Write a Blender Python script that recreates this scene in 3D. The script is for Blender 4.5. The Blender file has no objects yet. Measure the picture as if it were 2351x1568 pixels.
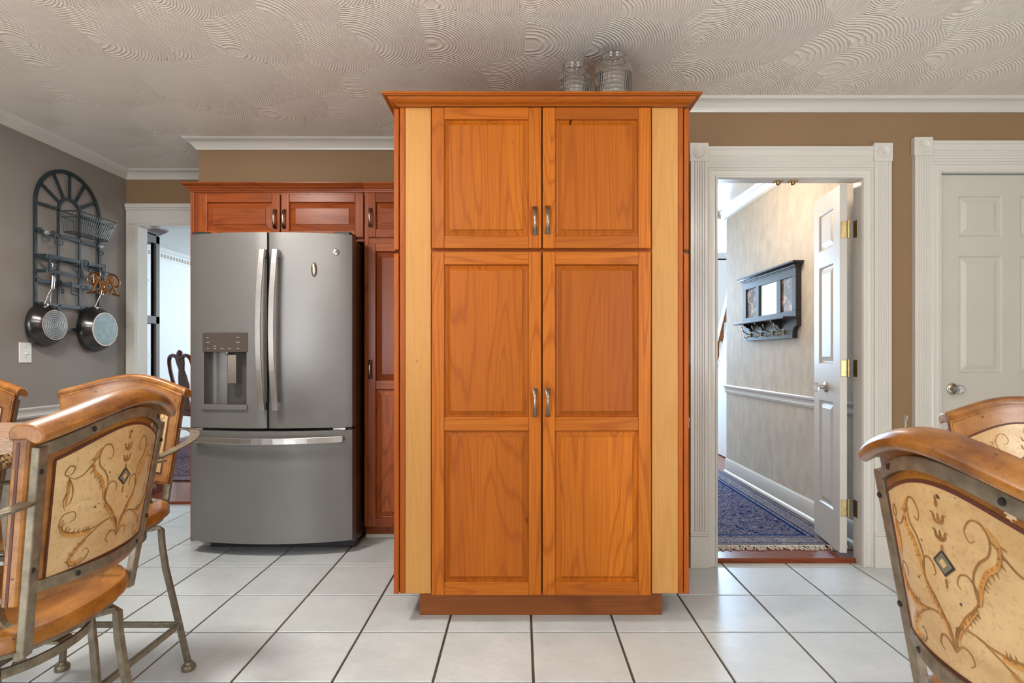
import bpy, bmesh, math, random
from mathutils import Vector, Matrix
random.seed(7)
sc = bpy.context.scene
COL = sc.collection
PI = math.pi
F, VX, VY, H = 1273.0, 1196.0, 817.0, 1.105      # focal length in pixels, vanishing point, eye height

# ------------------------------------------------------------------ camera
cam = bpy.data.objects.new('camera', bpy.data.cameras.new('camera'))
COL.objects.link(cam)
cam.data.sensor_width = 36
cam.data.lens = F / 2351 * 36
cam.data.shift_x = -(VX - 1175.5) / 2351
cam.data.shift_y = (VY - 784) / 2351
cam.data.clip_start = 0.02
cam.location = (0, 0, H)
cam.rotation_euler = (PI / 2, 0, 0)
sc.camera = cam

# ------------------------------------------------------------------ world, lamps, exposure
sc.view_settings.view_transform = 'Standard'
sc.view_settings.look = 'None'
sc.view_settings.exposure = 0.46
sc.view_settings.gamma = 1.0
sc.view_settings.use_curve_mapping = False
sc.cycles.max_bounces = 10
sc.cycles.diffuse_bounces = 6
sc.cycles.caustics_reflective = False
sc.cycles.caustics_refractive = False
sc.cycles.sample_clamp_indirect = 6
w = bpy.data.worlds.new('world')
sc.world = w
w.use_nodes = True
w.node_tree.nodes['Background'].inputs[0].default_value = (0.80, 0.90, 1.0, 1)
w.node_tree.nodes['Background'].inputs[1].default_value = 0.65


def area(name, loc, target, sx, sy, power, color, spread=180):
    l = bpy.data.lights.new(name, 'AREA')
    l.shape = 'RECTANGLE'
    l.size, l.size_y = sx, sy
    l.energy = power
    l.color = color
    l.spread = math.radians(spread)
    o = bpy.data.objects.new(name, l)
    COL.objects.link(o)
    o.location = loc
    o.rotation_euler = (Vector(target) - Vector(loc)).to_track_quat('-Z', 'Y').to_euler()
    return o


def lamp(name, loc, power, color, r=0.08):
    l = bpy.data.lights.new(name, 'POINT')
    l.energy = power
    l.color = color
    l.shadow_soft_size = r
    o = bpy.data.objects.new(name, l)
    COL.objects.link(o)
    o.location = loc
    return o


DAY = (0.90, 0.95, 1.0)
WARM = (1.0, 0.80, 0.58)
sun = bpy.data.lights.new('sun', 'SUN')
sun.energy = 17.0
sun.angle = math.radians(2)
sun.color = (1.0, 0.98, 0.95)
so = bpy.data.objects.new('sun', sun)
COL.objects.link(so)
so.rotation_euler = Vector((0.10, 0.77, -0.70)).to_track_quat('-Z', 'Y').to_euler()
area('rear_window_fill_left', (-2.1, -2.36, 1.35), (-1.4, 3.0, 1.0), 1.3, 1.55, 55, DAY)  # daylight fill added in the unseen rear left opening
area('rear_window_fill_right', (2.3, -2.36, 1.35), (1.2, 3.0, 1.0), 1.5, 1.55, 50, DAY)  # second daylight fill, added in the unseen rear right opening
for x, y, p_ in ((-0.9, 0.45, 22), (1.6, 0.5, 16)):
    lamp('added_fill_point', (x, y, 2.27), p_, (1.0, 0.93, 0.83), 0.12)  # added point fills out of view, for ceiling brightness and pantry sheen
area('added_fill_left', (-1.7, 1.9, 2.43), (-1.7, 1.9, 0), 0.3, 0.3, 30, (1.0, 0.95, 0.88), 180)  # added downward fill to brighten the left wall and fridge
area('added_fill_dining_side', (0.2, 6.2, 1.5), (-4.0, 5.2, 1.2), 1.8, 1.6, 42, (0.80, 0.92, 1.0))  # added fill to brighten the china cabinet's side; no window here
area('window_light_dining', (-2.2, 8.9, 1.6), (-3.4, 4.5, 0.9), 2.2, 1.7, 85, (0.80, 0.92, 1.0))
lamp('ceiling_lamp_hall', (1.25, 3.75, 2.2), 23, (1.0, 0.82, 0.63), 0.2)
area('window_light_hall', (2.1, 7.46, 1.66), (1.3, 3.6, 0.2), 1.6, 1.4, 185, (0.48, 0.71, 1.0))


# ------------------------------------------------------------------ helpers: materials
def new_mat(name):
    m = bpy.data.materials.new(name)
    m.use_nodes = True
    return m, m.node_tree, m.node_tree.nodes['Principled BSDF']


def setp(b, color=None, rough=None, metal=None, spec=None, coat=None, trans=None, ior=None):
    if color is not None: b.inputs['Base Color'].default_value = (*color, 1)
    if rough is not None: b.inputs['Roughness'].default_value = rough
    if metal is not None: b.inputs['Metallic'].default_value = metal
    if spec is not None: b.inputs['Specular IOR Level'].default_value = spec
    if coat is not None:
        b.inputs['Coat Weight'].default_value = coat
        b.inputs['Coat Roughness'].default_value = 0.18
    if trans is not None: b.inputs['Transmission Weight'].default_value = trans
    if ior is not None: b.inputs['IOR'].default_value = ior


class N:
    """small wrapper to write node graphs tersely"""
    def __init__(s, nt): s.nt = nt
    def node(s, t, **kw):
        n = s.nt.nodes.new(t)
        for k, v in kw.items(): setattr(n, k, v)
        return n
    def link(s, a, b): s.nt.links.new(a, b)
    def val(s, sock, v):
        if hasattr(v, 'is_linked') or hasattr(v, 'links'): s.link(v, sock)
        else: sock.default_value = v
    def math(s, op, a, b=0.0, c=0.0):
        n = s.node('ShaderNodeMath', operation=op)
        s.val(n.inputs[0], a); s.val(n.inputs[1], b); s.val(n.inputs[2], c)
        return n.outputs[0]
    def vmath(s, op, a, b=(0, 0, 0)):
        n = s.node('ShaderNodeVectorMath', operation=op)
        s.val(n.inputs[0], a); s.val(n.inputs[1], b)
        return n.outputs['Value'] if op in ('LENGTH', 'DISTANCE', 'DOT_PRODUCT') else n.outputs[0]
    def noise(s, vec, scale, detail=2.0, rough=0.5, dist=0.0):
        n = s.node('ShaderNodeTexNoise')
        s.link(vec, n.inputs['Vector'])
        n.inputs['Scale'].default_value = scale
        n.inputs['Detail'].default_value = detail
        n.inputs['Roughness'].default_value = rough
        n.inputs['Distortion'].default_value = dist
        return n.outputs['Fac']
    def ramp(s, fac, stops):
        n = s.node('ShaderNodeValToRGB')
        s.link(fac, n.inputs[0])
        e = n.color_ramp.elements
        while len(e) < len(stops): e.new(0.5)
        for el, (p, c) in zip(e, stops):
            el.position = p
            el.color = (*c, 1) if len(c) == 3 else c
        return n.outputs[0]
    def mix(s, fac, a, b, blend='MIX'):
        n = s.node('ShaderNodeMix', data_type='RGBA', blend_type=blend)
        s.val(n.inputs[0], fac)
        for sk, v in ((n.inputs[6], a), (n.inputs[7], b)):
            if isinstance(v, tuple): sk.default_value = (*v, 1) if len(v) == 3 else v
            else: s.link(v, sk)
        return n.outputs[2]
    def bump(s, height, strength, dist=0.01):
        n = s.node('ShaderNodeBump')
        n.inputs['Strength'].default_value = strength
        n.inputs['Distance'].default_value = dist
        s.link(height, n.inputs['Height'])
        return n.outputs[0]
    def obj(s): return s.node('ShaderNodeTexCoord').outputs['Object']
    def pos(s): return s.node('ShaderNodeNewGeometry').outputs['Position']
    def attr(s, name):
        n = s.node('ShaderNodeAttribute', attribute_type='OBJECT', attribute_name=name)
        return n.outputs['Fac']


def plain(name, color, rough=0.5, metal=0.0, spec=0.5, coat=None, var=0.06, vscale=9.0, bump=0.0, bscale=200.0):
    """a plain finish with slight uneven tone and an optional fine relief"""
    m, nt, b = new_mat(name)
    g = N(nt)
    setp(b, color, rough, metal, spec, coat)
    n = g.noise(g.pos(), vscale, 3)
    c = g.ramp(n, [(0.3, tuple(x * (1 - var) for x in color)), (0.7, tuple(min(1, x * (1 + var)) for x in color))])
    g.link(c, b.inputs['Base Color'])
    if bump:
        g.link(g.bump(g.noise(g.pos(), bscale, 2), bump, 0.002), b.inputs['Normal'])
    return m


def wood(name, base, dark, axis='Z', rough=0.40, planks=0.0, lines=0.55, coat=0.0, figure=1.0, spread=0.22):
    """stained hardwood: contour lines of a stretched noise make cathedral figure; tone per board"""
    m, nt, b = new_mat(name)
    g = N(nt)
    setp(b, base, rough, 0, 0.20, coat)
    tone = g.attr('tone')
    off = g.node('ShaderNodeCombineXYZ')
    for i, k in enumerate((7.3, 3.1, 5.7)):
        g.link(g.math('MULTIPLY', tone, k), off.inputs[i])
    v = g.vmath('ADD', g.obj(), off.outputs[0])
    al = 0.09
    st = {'X': (al, 1, 1), 'Y': (1, al, 1), 'Z': (1, 1, al)}[axis]
    sv = g.vmath('MULTIPLY', v, st)
    n1 = g.noise(sv, 7.5 * figure, 1.5, 0.45, 0.35)
    ln = g.math('POWER', g.math('ADD', g.math('MULTIPLY', g.math('SINE', g.math('MULTIPLY', n1, 95)), 0.5), 0.5), 7.0)
    st2 = {'X': (0.02, 1, 1), 'Y': (1, 0.02, 1), 'Z': (1, 1, 0.02)}[axis]
    n2 = g.noise(g.vmath('MULTIPLY', v, st2), 190, 3, 0.6)
    n3 = g.noise(sv, 2.6, 2)
    c = g.ramp(n3, [(0.3, tuple(x * (1 - spread) for x in base)), (0.7, tuple(min(1, x * (1 + spread)) for x in base))])
    if planks:
        sx = g.node('ShaderNodeSeparateXYZ')
        g.link(v, sx.inputs[0])
        wn = g.node('ShaderNodeTexWhiteNoise', noise_dimensions='1D')
        g.link(g.math('FLOOR', g.math('DIVIDE', sx.outputs[0 if axis == 'Z' else 2], planks)), wn.inputs['W'])
        c = g.mix(g.math('MULTIPLY', wn.outputs['Value'], 0.45), c, tuple(x * y for x, y in zip(base, (0.80, 0.70, 0.60))))
    c = g.mix(g.math('MULTIPLY', g.math('FRACT', g.math('MULTIPLY', tone, 3.37)), 0.5), c, dark)
    c = g.mix(g.math('MULTIPLY', ln, lines), c, dark)
    c = g.mix(g.ramp(n2, [(0.35, (0, 0, 0)), (0.75, (0.60, 0.60, 0.60))]), c, dark)
    kn = g.noise(g.vmath('MULTIPLY', v, {'X': (.4, 1, 1), 'Y': (1, .4, 1), 'Z': (1, 1, .4)}[axis]), 21, 1)
    c = g.mix(g.ramp(kn, [(0.79, (0, 0, 0)), (0.83, (1, 1, 1))]), c, tuple(x * 0.35 for x in dark))
    g.link(c, b.inputs['Base Color'])
    g.link(g.bump(n2, 0.05, 0.001), b.inputs['Normal'])
    return m


def worn_wood(name, base, dark, light=None, rough=0.32, scale=1.0):
    """hand-finished furniture wood: mottled glaze, dark specks, small chips down to the pale ground"""
    m, nt, b = new_mat(name)
    g = N(nt)
    setp(b, base, rough, 0, 0.5, 0.2)
    v = g.obj()
    n1 = g.noise(g.vmath('MULTIPLY', v, (0.5, 1, 1)), 15 * scale, 4, 0.62)
    n2 = g.noise(v, 160 * scale, 3, 0.7)
    c = g.ramp(n1, [(0.33, dark), (0.66, base)])
    c = g.mix(g.ramp(n2, [(0.52, (0, 0, 0)), (0.75, (.7, .7, .7))]), c, tuple(x * 0.7 for x in dark))
    sp = g.noise(v, 75, 1)
    c = g.mix(g.ramp(sp, [(0.75, (0, 0, 0)), (0.79, (1, 1, 1))]), c, tuple(x * 0.12 for x in dark))
    if light:
        ch = g.math('MULTIPLY', g.noise(v, 34, 3, 0.6), g.noise(v, 5.5, 1))
        c = g.mix(g.ramp(ch, [(0.465, (0, 0, 0)), (0.475, (1, 1, 1))]), c, light)
    g.link(c, b.inputs['Base Color'])
    g.link(g.bump(n1, 0.06, 0.004), b.inputs['Normal'])
    return m


M = {}
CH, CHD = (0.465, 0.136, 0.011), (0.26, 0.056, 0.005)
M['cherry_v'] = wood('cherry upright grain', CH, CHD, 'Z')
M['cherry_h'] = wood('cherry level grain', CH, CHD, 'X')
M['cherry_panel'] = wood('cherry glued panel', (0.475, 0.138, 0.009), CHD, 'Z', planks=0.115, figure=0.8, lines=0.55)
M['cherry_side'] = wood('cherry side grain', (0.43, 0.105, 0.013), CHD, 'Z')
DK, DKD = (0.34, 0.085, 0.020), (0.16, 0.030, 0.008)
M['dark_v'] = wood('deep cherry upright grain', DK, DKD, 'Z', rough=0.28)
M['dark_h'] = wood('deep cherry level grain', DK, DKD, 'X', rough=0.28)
M['maple'] = wood('pale maple', (0.62, 0.335, 0.105), (0.45, 0.20, 0.05), 'Z', rough=0.42, lines=0.30, figure=0.9, spread=0.10)
M['toe'] = wood('toe kick cherry', (0.36, 0.115, 0.030), (0.16, 0.045, 0.014), 'X', lines=0.5, figure=0.7)
M['mahogany'] = wood('polished mahogany', (0.17, 0.055, 0.045), (0.08, 0.02, 0.018), 'Z', rough=0.2)
M['hall_wood'] = wood('red oak flooring', (0.30, 0.075, 0.024), (0.12, 0.025, 0.010), 'X', rough=0.25, planks=0.08, coat=0.15)
M['oak_rail'] = wood('oak handrail', (0.30, 0.12, 0.04), (0.15, 0.05, 0.02), 'Y', rough=0.3)
M['black_wood'] = plain('black lacquered wood', (0.030, 0.028, 0.030), 0.38)
M['black_wood_end'] = plain('black brown lacquered wood', (0.075, 0.022, 0.013), 0.3)
M['grey_wood'] = plain('charcoal painted wood', (0.17, 0.16, 0.16), 0.35)

M['wall_tan'] = plain('tan wall paint', (0.25, 0.156, 0.081), 0.65, spec=0.3, var=0.03, vscale=3, bump=0.08, bscale=260)
M['wall_tan_daylit'] = plain('daylit tan wall paint', (0.26, 0.232, 0.208), 0.65, spec=0.3, var=0.03, vscale=3, bump=0.08, bscale=260)  # same tan paint, with the left side's cool daylight put into the colour
M['white'] = plain('white gloss trim paint', (0.61, 0.585, 0.535), 0.28, var=0.02, vscale=5, coat=0.2)
M['white_door'] = plain('white door paint', (0.53, 0.50, 0.445), 0.38, var=0.02, vscale=5)
M['white_plastic'] = plain('white plastic', (0.72, 0.71, 0.68), 0.3, var=0.01)
M['cool_white'] = plain('pale blue white paint', (0.74, 0.78, 0.78), 0.6, var=0.02, vscale=4)
M['seat_cloth'] = plain('cream seat cloth', (0.55, 0.55, 0.52), 0.8, var=0.1, vscale=30)
M['nickel'] = plain('brushed nickel', (0.52, 0.47, 0.40), 0.25, 1.0, var=0.1, vscale=60)
M['pull'] = plain('antique pewter pull', (0.26, 0.225, 0.19), 0.27, 1.0, var=0.2, vscale=50)
M['steel'] = plain('brushed stainless steel', (0.62, 0.59, 0.56), 0.24, 1.0, var=0.06, vscale=40)
M['chrome'] = plain('chrome', (0.75, 0.73, 0.70), 0.1, 1.0, var=0.02)
M['brass'] = plain('antique brass', (0.42, 0.30, 0.13), 0.3, 1.0, var=0.25, vscale=70)
M['copper'] = plain('worn copper rim', (0.50, 0.36, 0.28), 0.35, 0.8)
M['bronze'] = plain('cast bronze', (0.36, 0.15, 0.045), 0.3, 0.9, var=0.25, vscale=60)
M['slate'] = plain('slate steel', (0.205, 0.198, 0.190), 0.40, 0.55, var=0.03, vscale=6, bump=0.03, bscale=900)
M['slate_dark'] = plain('dark slate plastic', (0.105, 0.098, 0.092), 0.35, 0.4, var=0.05)
M['slate_gloss'] = plain('gloss control glass', (0.12, 0.10, 0.088), 0.16, 0.5, var=0.05)
M['black'] = plain('black plastic', (0.014, 0.013, 0.014), 0.4, var=0.1)
M['black_side'] = plain('black enamel', (0.030, 0.024, 0.026), 0.28, var=0.1)
M['marking'] = plain('pale printed marks', (0.42, 0.40, 0.37), 0.5)
M['rack_metal'] = plain('dark blue-black wrought iron', (0.014, 0.026, 0.033), 0.40, 0.0, var=0.25, vscale=40)
M['pan_black'] = plain('black nonstick enamel', (0.014, 0.013, 0.014), 0.20, 0.1, var=0.1, coat=0.4)
M['stool_metal'] = plain('antiqued olive pewter iron', (0.215, 0.178, 0.125), 0.42, 0.55, var=0.30, vscale=45, bump=0.2, bscale=120)
M['stool_wood'] = worn_wood('golden brown glazed wood', (0.39, 0.155, 0.024), (0.13, 0.038, 0.007), (0.66, 0.48, 0.29), rough=0.36)
M['stool_seat'] = worn_wood('golden glazed seat wood', (0.40, 0.155, 0.018), (0.17, 0.052, 0.008), None, rough=0.34)
M['stool_border'] = worn_wood('tan glazed wood', (0.40, 0.19, 0.068), (0.23, 0.088, 0.026), None)
M['stool_cream'] = worn_wood('cream glazed panel', (0.64, 0.44, 0.215), (0.47, 0.29, 0.12), None, rough=0.38, scale=0.7)
M['paint_brown'] = plain('umber scroll paint', (0.27, 0.125, 0.036), 0.45, var=0.3, vscale=60)
M['paint_amber'] = plain('amber leaf paint', (0.47, 0.225, 0.058), 0.45, var=0.3, vscale=60)
M['paint_grey'] = plain('grey green diamond paint', (0.16, 0.145, 0.10), 0.45, var=0.2, vscale=60)
M['paint_black'] = plain('black outline paint', (0.03, 0.022, 0.016), 0.45)
M['groove'] = plain('dark glaze line', (0.085, 0.022, 0.012), 0.5)
M['grout'] = plain('brown grout', (0.085, 0.060, 0.043), 0.9, var=0.15, vscale=25, bump=0.2)
M['fringe'] = plain('cream rug fringe', (0.60, 0.54, 0.46), 0.9, var=0.15, vscale=80)


def mk_mirror():
    m, nt, b = new_mat('mirror glass'); setp(b, (0.86, 0.89, 0.90), 0.02, 1.0); return m


def mk_glass(name, rough=0.0, swirl=False, color=(1, 1, 1), ior=1.46):
    m, nt, b = new_mat(name)
    g = N(nt)
    setp(b, color, rough, 0, 0.5, None, 1.0, ior)
    if swirl:
        p = g.obj()
        s = g.node('ShaderNodeSeparateXYZ'); g.link(p, s.inputs[0])
        ang = g.math('ARCTAN2', s.outputs[1], s.outputs[0])
        a = g.math('SINE', g.math('ADD', g.math('MULTIPLY', ang, 22), g.math('MULTIPLY', s.outputs[2], 150)))
        c = g.math('SINE', g.math('SUBTRACT', g.math('MULTIPLY', ang, 22), g.math('MULTIPLY', s.outputs[2], 210)))
        lim = g.math('LESS_THAN', s.outputs[2], swirl)
        g.link(g.bump(g.math('MULTIPLY', g.math('MULTIPLY', a, c), lim), 0.5, 0.004), b.inputs['Normal'])
    return m


M['mirror'] = mk_mirror()
M['pane'] = mk_glass('cabinet pane glass', 0.0, ior=1.1)
M['crystal'] = mk_glass('cut crystal', 0.08, color=(1, 1, 0.99), ior=1.3)
M['crystal'].node_tree.nodes['Principled BSDF'].inputs['Transmission Weight'].default_value = 0.75
M['jar_small'] = mk_glass('swirled jar glass', 0.0, 0.125, (0.97, 0.985, 0.975))
M['jar_large'] = mk_glass('tall swirled jar glass', 0.0, 0.155, (0.97, 0.985, 0.975))


def mk_tile():
    m, nt, b = new_mat('grey white ceramic tile')
    g = N(nt)
    setp(b, (0.6, 0.57, 0.53), 0.30, 0, 0.5)
    rnd = g.node('ShaderNodeObjectInfo').outputs['Random']
    off = g.node('ShaderNodeCombineXYZ'); g.link(g.math('MULTIPLY', rnd, 31), off.inputs[2])
    v = g.vmath('ADD', g.pos(), off.outputs[0])
    a = g.noise(v, 4.5, 5, 0.6)
    d = g.noise(g.vmath('MULTIPLY', v, (1, 2.6, 1)), 7, 6, 0.72, 1.2)
    c = g.ramp(a, [(0.32, (0.525, 0.575, 0.595)), (0.68, (0.65, 0.70, 0.72))])
    c = g.mix(g.ramp(d, [(0.485, (0, 0, 0)), (0.5, (0.60, 0.60, 0.60)), (0.515, (0, 0, 0))]), c, (0.45, 0.44, 0.43))
    c = g.mix(g.math('MULTIPLY', rnd, 0.30), c, (0.58, 0.61, 0.61))
    g.link(c, b.inputs['Base Color'])
    g.link(g.bump(a, 0.05, 0.004), b.inputs['Normal'])
    return m


def mk_ceiling():
    m, nt, b = new_mat('swirl combed plaster')
    g = N(nt)
    setp(b, (0.86, 0.815, 0.75), 0.6, 0, 0.3)
    p = g.vmath('MULTIPLY', g.pos(), (1, 1, 0))
    hs = []
    vo = g.node('ShaderNodeTexVoronoi', voronoi_dimensions='3D', feature='F1')
    g.link(p, vo.inputs['Vector'])
    vo.inputs['Scale'].default_value = 2.7
    vo.inputs['Randomness'].default_value = 0.75
    q = g.vmath('SUBTRACT', p, vo.outputs['Position'])
    q = g.vmath('ADD', q, (0.17, -0.10, 0))
    dist = g.vmath('LENGTH', q)
    wob = g.noise(p, 30, 2)
    ph = g.math('ADD', g.math('MULTIPLY', dist, 640), g.math('MULTIPLY', wob, 4.0))
    s = g.math('SINE', ph)
    s = g.math('POWER', g.math('ADD', g.math('MULTIPLY', s, 0.5), 0.5), 2.5)
    amp = g.noise(p, 26, 2)
    h = g.math('MULTIPLY', s, g.math('MULTIPLY', amp, 1.3))
    g.link(g.bump(h, 0.75, 0.005), b.inputs['Normal'])
    return m


def mk_granite():
    m, nt, b = new_mat('beige brown granite')
    g = N(nt)
    setp(b, (0.4, 0.3, 0.22), 0.16, 0, 0.5, 0.3)
    v = g.obj()
    a = g.noise(g.vmath('MULTIPLY', v, (1, 2.2, 1)), 26, 6, 0.7, 1.5)
    s = g.noise(v, 150, 2)
    c = g.ramp(a, [(0.30, (0.10, 0.055, 0.040)), (0.44, (0.36, 0.25, 0.18)), (0.58, (0.55, 0.45, 0.36)), (0.75, (0.30, 0.20, 0.14))])
    c = g.mix(g.ramp(s, [(0.60, (0, 0, 0)), (0.68, (1, 1, 1))]), c, (0.07, 0.045, 0.035))
    g.link(c, b.inputs['Base Color'])
    return m


def mk_granite_edge():
    m, nt, b = new_mat('chiselled granite edge')
    g = N(nt)
    setp(b, (0.3, 0.2, 0.1), 0.35, 0, 0.5)
    v = g.obj()
    s = g.noise(v, 120, 3, 0.7)
    c = g.ramp(s, [(0.40, (0.03, 0.02, 0.014)), (0.5, (0.22, 0.13, 0.05)), (0.62, (0.55, 0.40, 0.20))])
    g.link(c, b.inputs['Base Color'])
    g.link(g.bump(s, 0.7, 0.006), b.inputs['Normal'])
    return m


def mk_rug(name, field, motif, pale, x0, x1, y0, y1):
    """woven floral rug: bands parallel to its edges, crowded curling motif inside"""
    m, nt, b = new_mat(name)
    g = N(nt)
    setp(b, field, 1.0, 0, 0.0)
    v = g.obj()
    s = g.node('ShaderNodeSeparateXYZ'); g.link(v, s.inputs[0])
    ex = g.math('MINIMUM', g.math('SUBTRACT', s.outputs[0], x0), g.math('SUBTRACT', x1, s.outputs[0]))
    ey = g.math('MINIMUM', g.math('SUBTRACT', s.outputs[1], y0), g.math('SUBTRACT', y1, s.outputs[1]))
    e = g.math('MINIMUM', ex, ey)
    n = g.noise(v, 24, 3, 0.6, 2.6)
    n2 = g.noise(v, 60, 2, 0.5, 1.5)
    big = g.noise(v, 7, 2)
    inner = g.ramp(n, [(0.40, field), (0.44, motif), (0.47, pale), (0.50, field), (0.54, motif), (0.57, pale), (0.61, pale), (0.64, field)])
    inner = g.mix(g.ramp(big, [(0.55, (0, 0, 0)), (0.7, (0.45, 0.45, 0.45))]), inner, field)
    band = g.ramp(n2, [(0.42, pale), (0.5, motif), (0.58, tuple(x * 0.8 for x in pale))])
    isb = g.math('LESS_THAN', e, 0.17)
    c = g.mix(isb, inner, band)
    for lo, hi, cc in ((0.0, 0.008, tuple(x * .5 for x in field)), (0.03, 0.037, field), (0.155, 0.175, motif), (0.125, 0.135, field)):
        k = g.math('MULTIPLY', g.math('GREATER_THAN', e, lo), g.math('LESS_THAN', e, hi))
        c = g.mix(k, c, cc)
    g.link(c, b.inputs['Base Color'])
    g.link(g.bump(g.noise(v, 300, 2), 0.4, 0.003), b.inputs['Normal'])
    return m


def mk_wallpaper():
    m, nt, b = new_mat('cream mottled wallpaper')
    g = N(nt)
    setp(b, (0.6, 0.52, 0.42), 0.6, 0, 0.3)
    a = g.noise(g.vmath('MULTIPLY', g.pos(), (1, 1, 0.45)), 16, 5, 0.65)
    c = g.ramp(a, [(0.34, (0.50, 0.44, 0.365)), (0.66, (0.61, 0.55, 0.46))])
    g.link(c, b.inputs['Base Color'])
    return m


def mk_panbase():
    m, nt, b = new_mat('grooved aluminium pan base')
    g = N(nt)
    setp(b, (0.42, 0.44, 0.43), 0.45, 0.25)
    s = g.node('ShaderNodeSeparateXYZ'); g.link(g.obj(), s.inputs[0])
    r = g.math('SQRT', g.math('ADD', g.math('POWER', s.outputs[1], 2.0), g.math('POWER', s.outputs[2], 2.0)))
    k = g.math('SINE', g.math('MULTIPLY', r, 520))
    c = g.ramp(g.math('ADD', g.math('MULTIPLY', k, 0.5), 0.5), [(0.2, (0.10, 0.11, 0.11)), (0.8, (0.33, 0.35, 0.34))])
    g.link(c, b.inputs['Base Color'])
    g.link(g.bump(k, 0.4, 0.002), b.inputs['Normal'])
    return m


def mk_photo(name, seed):
    m, nt, b = new_mat(name)
    g = N(nt)
    setp(b, (0.2, 0.15, 0.15), 0.15, 0, 0.5, 0.5)
    off = g.vmath('ADD', g.obj(), (seed, seed * 1.7, seed * 0.3))
    n = g.noise(off, 11, 3, 0.6, 0.8)
    c = g.ramp(n, [(0.40, (0.035, 0.032, 0.036)), (0.52, (0.16, 0.12, 0.12)), (0.60, (0.50, 0.30, 0.24)), (0.68, (0.66, 0.54, 0.50))])
    g.link(c, b.inputs['Base Color'])
    return m


M['tile'] = mk_tile()
M['ceiling'] = mk_ceiling()
M['granite'] = mk_granite()
M['granite_edge'] = mk_granite_edge()
M['wallpaper'] = mk_wallpaper()
M['pan_base'] = mk_panbase()
M['pan_plate'] = plain('worn aluminium pan base', (0.20, 0.26, 0.26), 0.5, 0.25, var=0.18, vscale=30)
M['photo_a'] = mk_photo('printed portrait', 3.1)
M['photo_b'] = mk_photo('printed portrait two', 8.4)


# ------------------------------------------------------------------ helpers: meshes
ORG = {}          # world origin of every root, so that parts can be written in world coordinates


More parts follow.
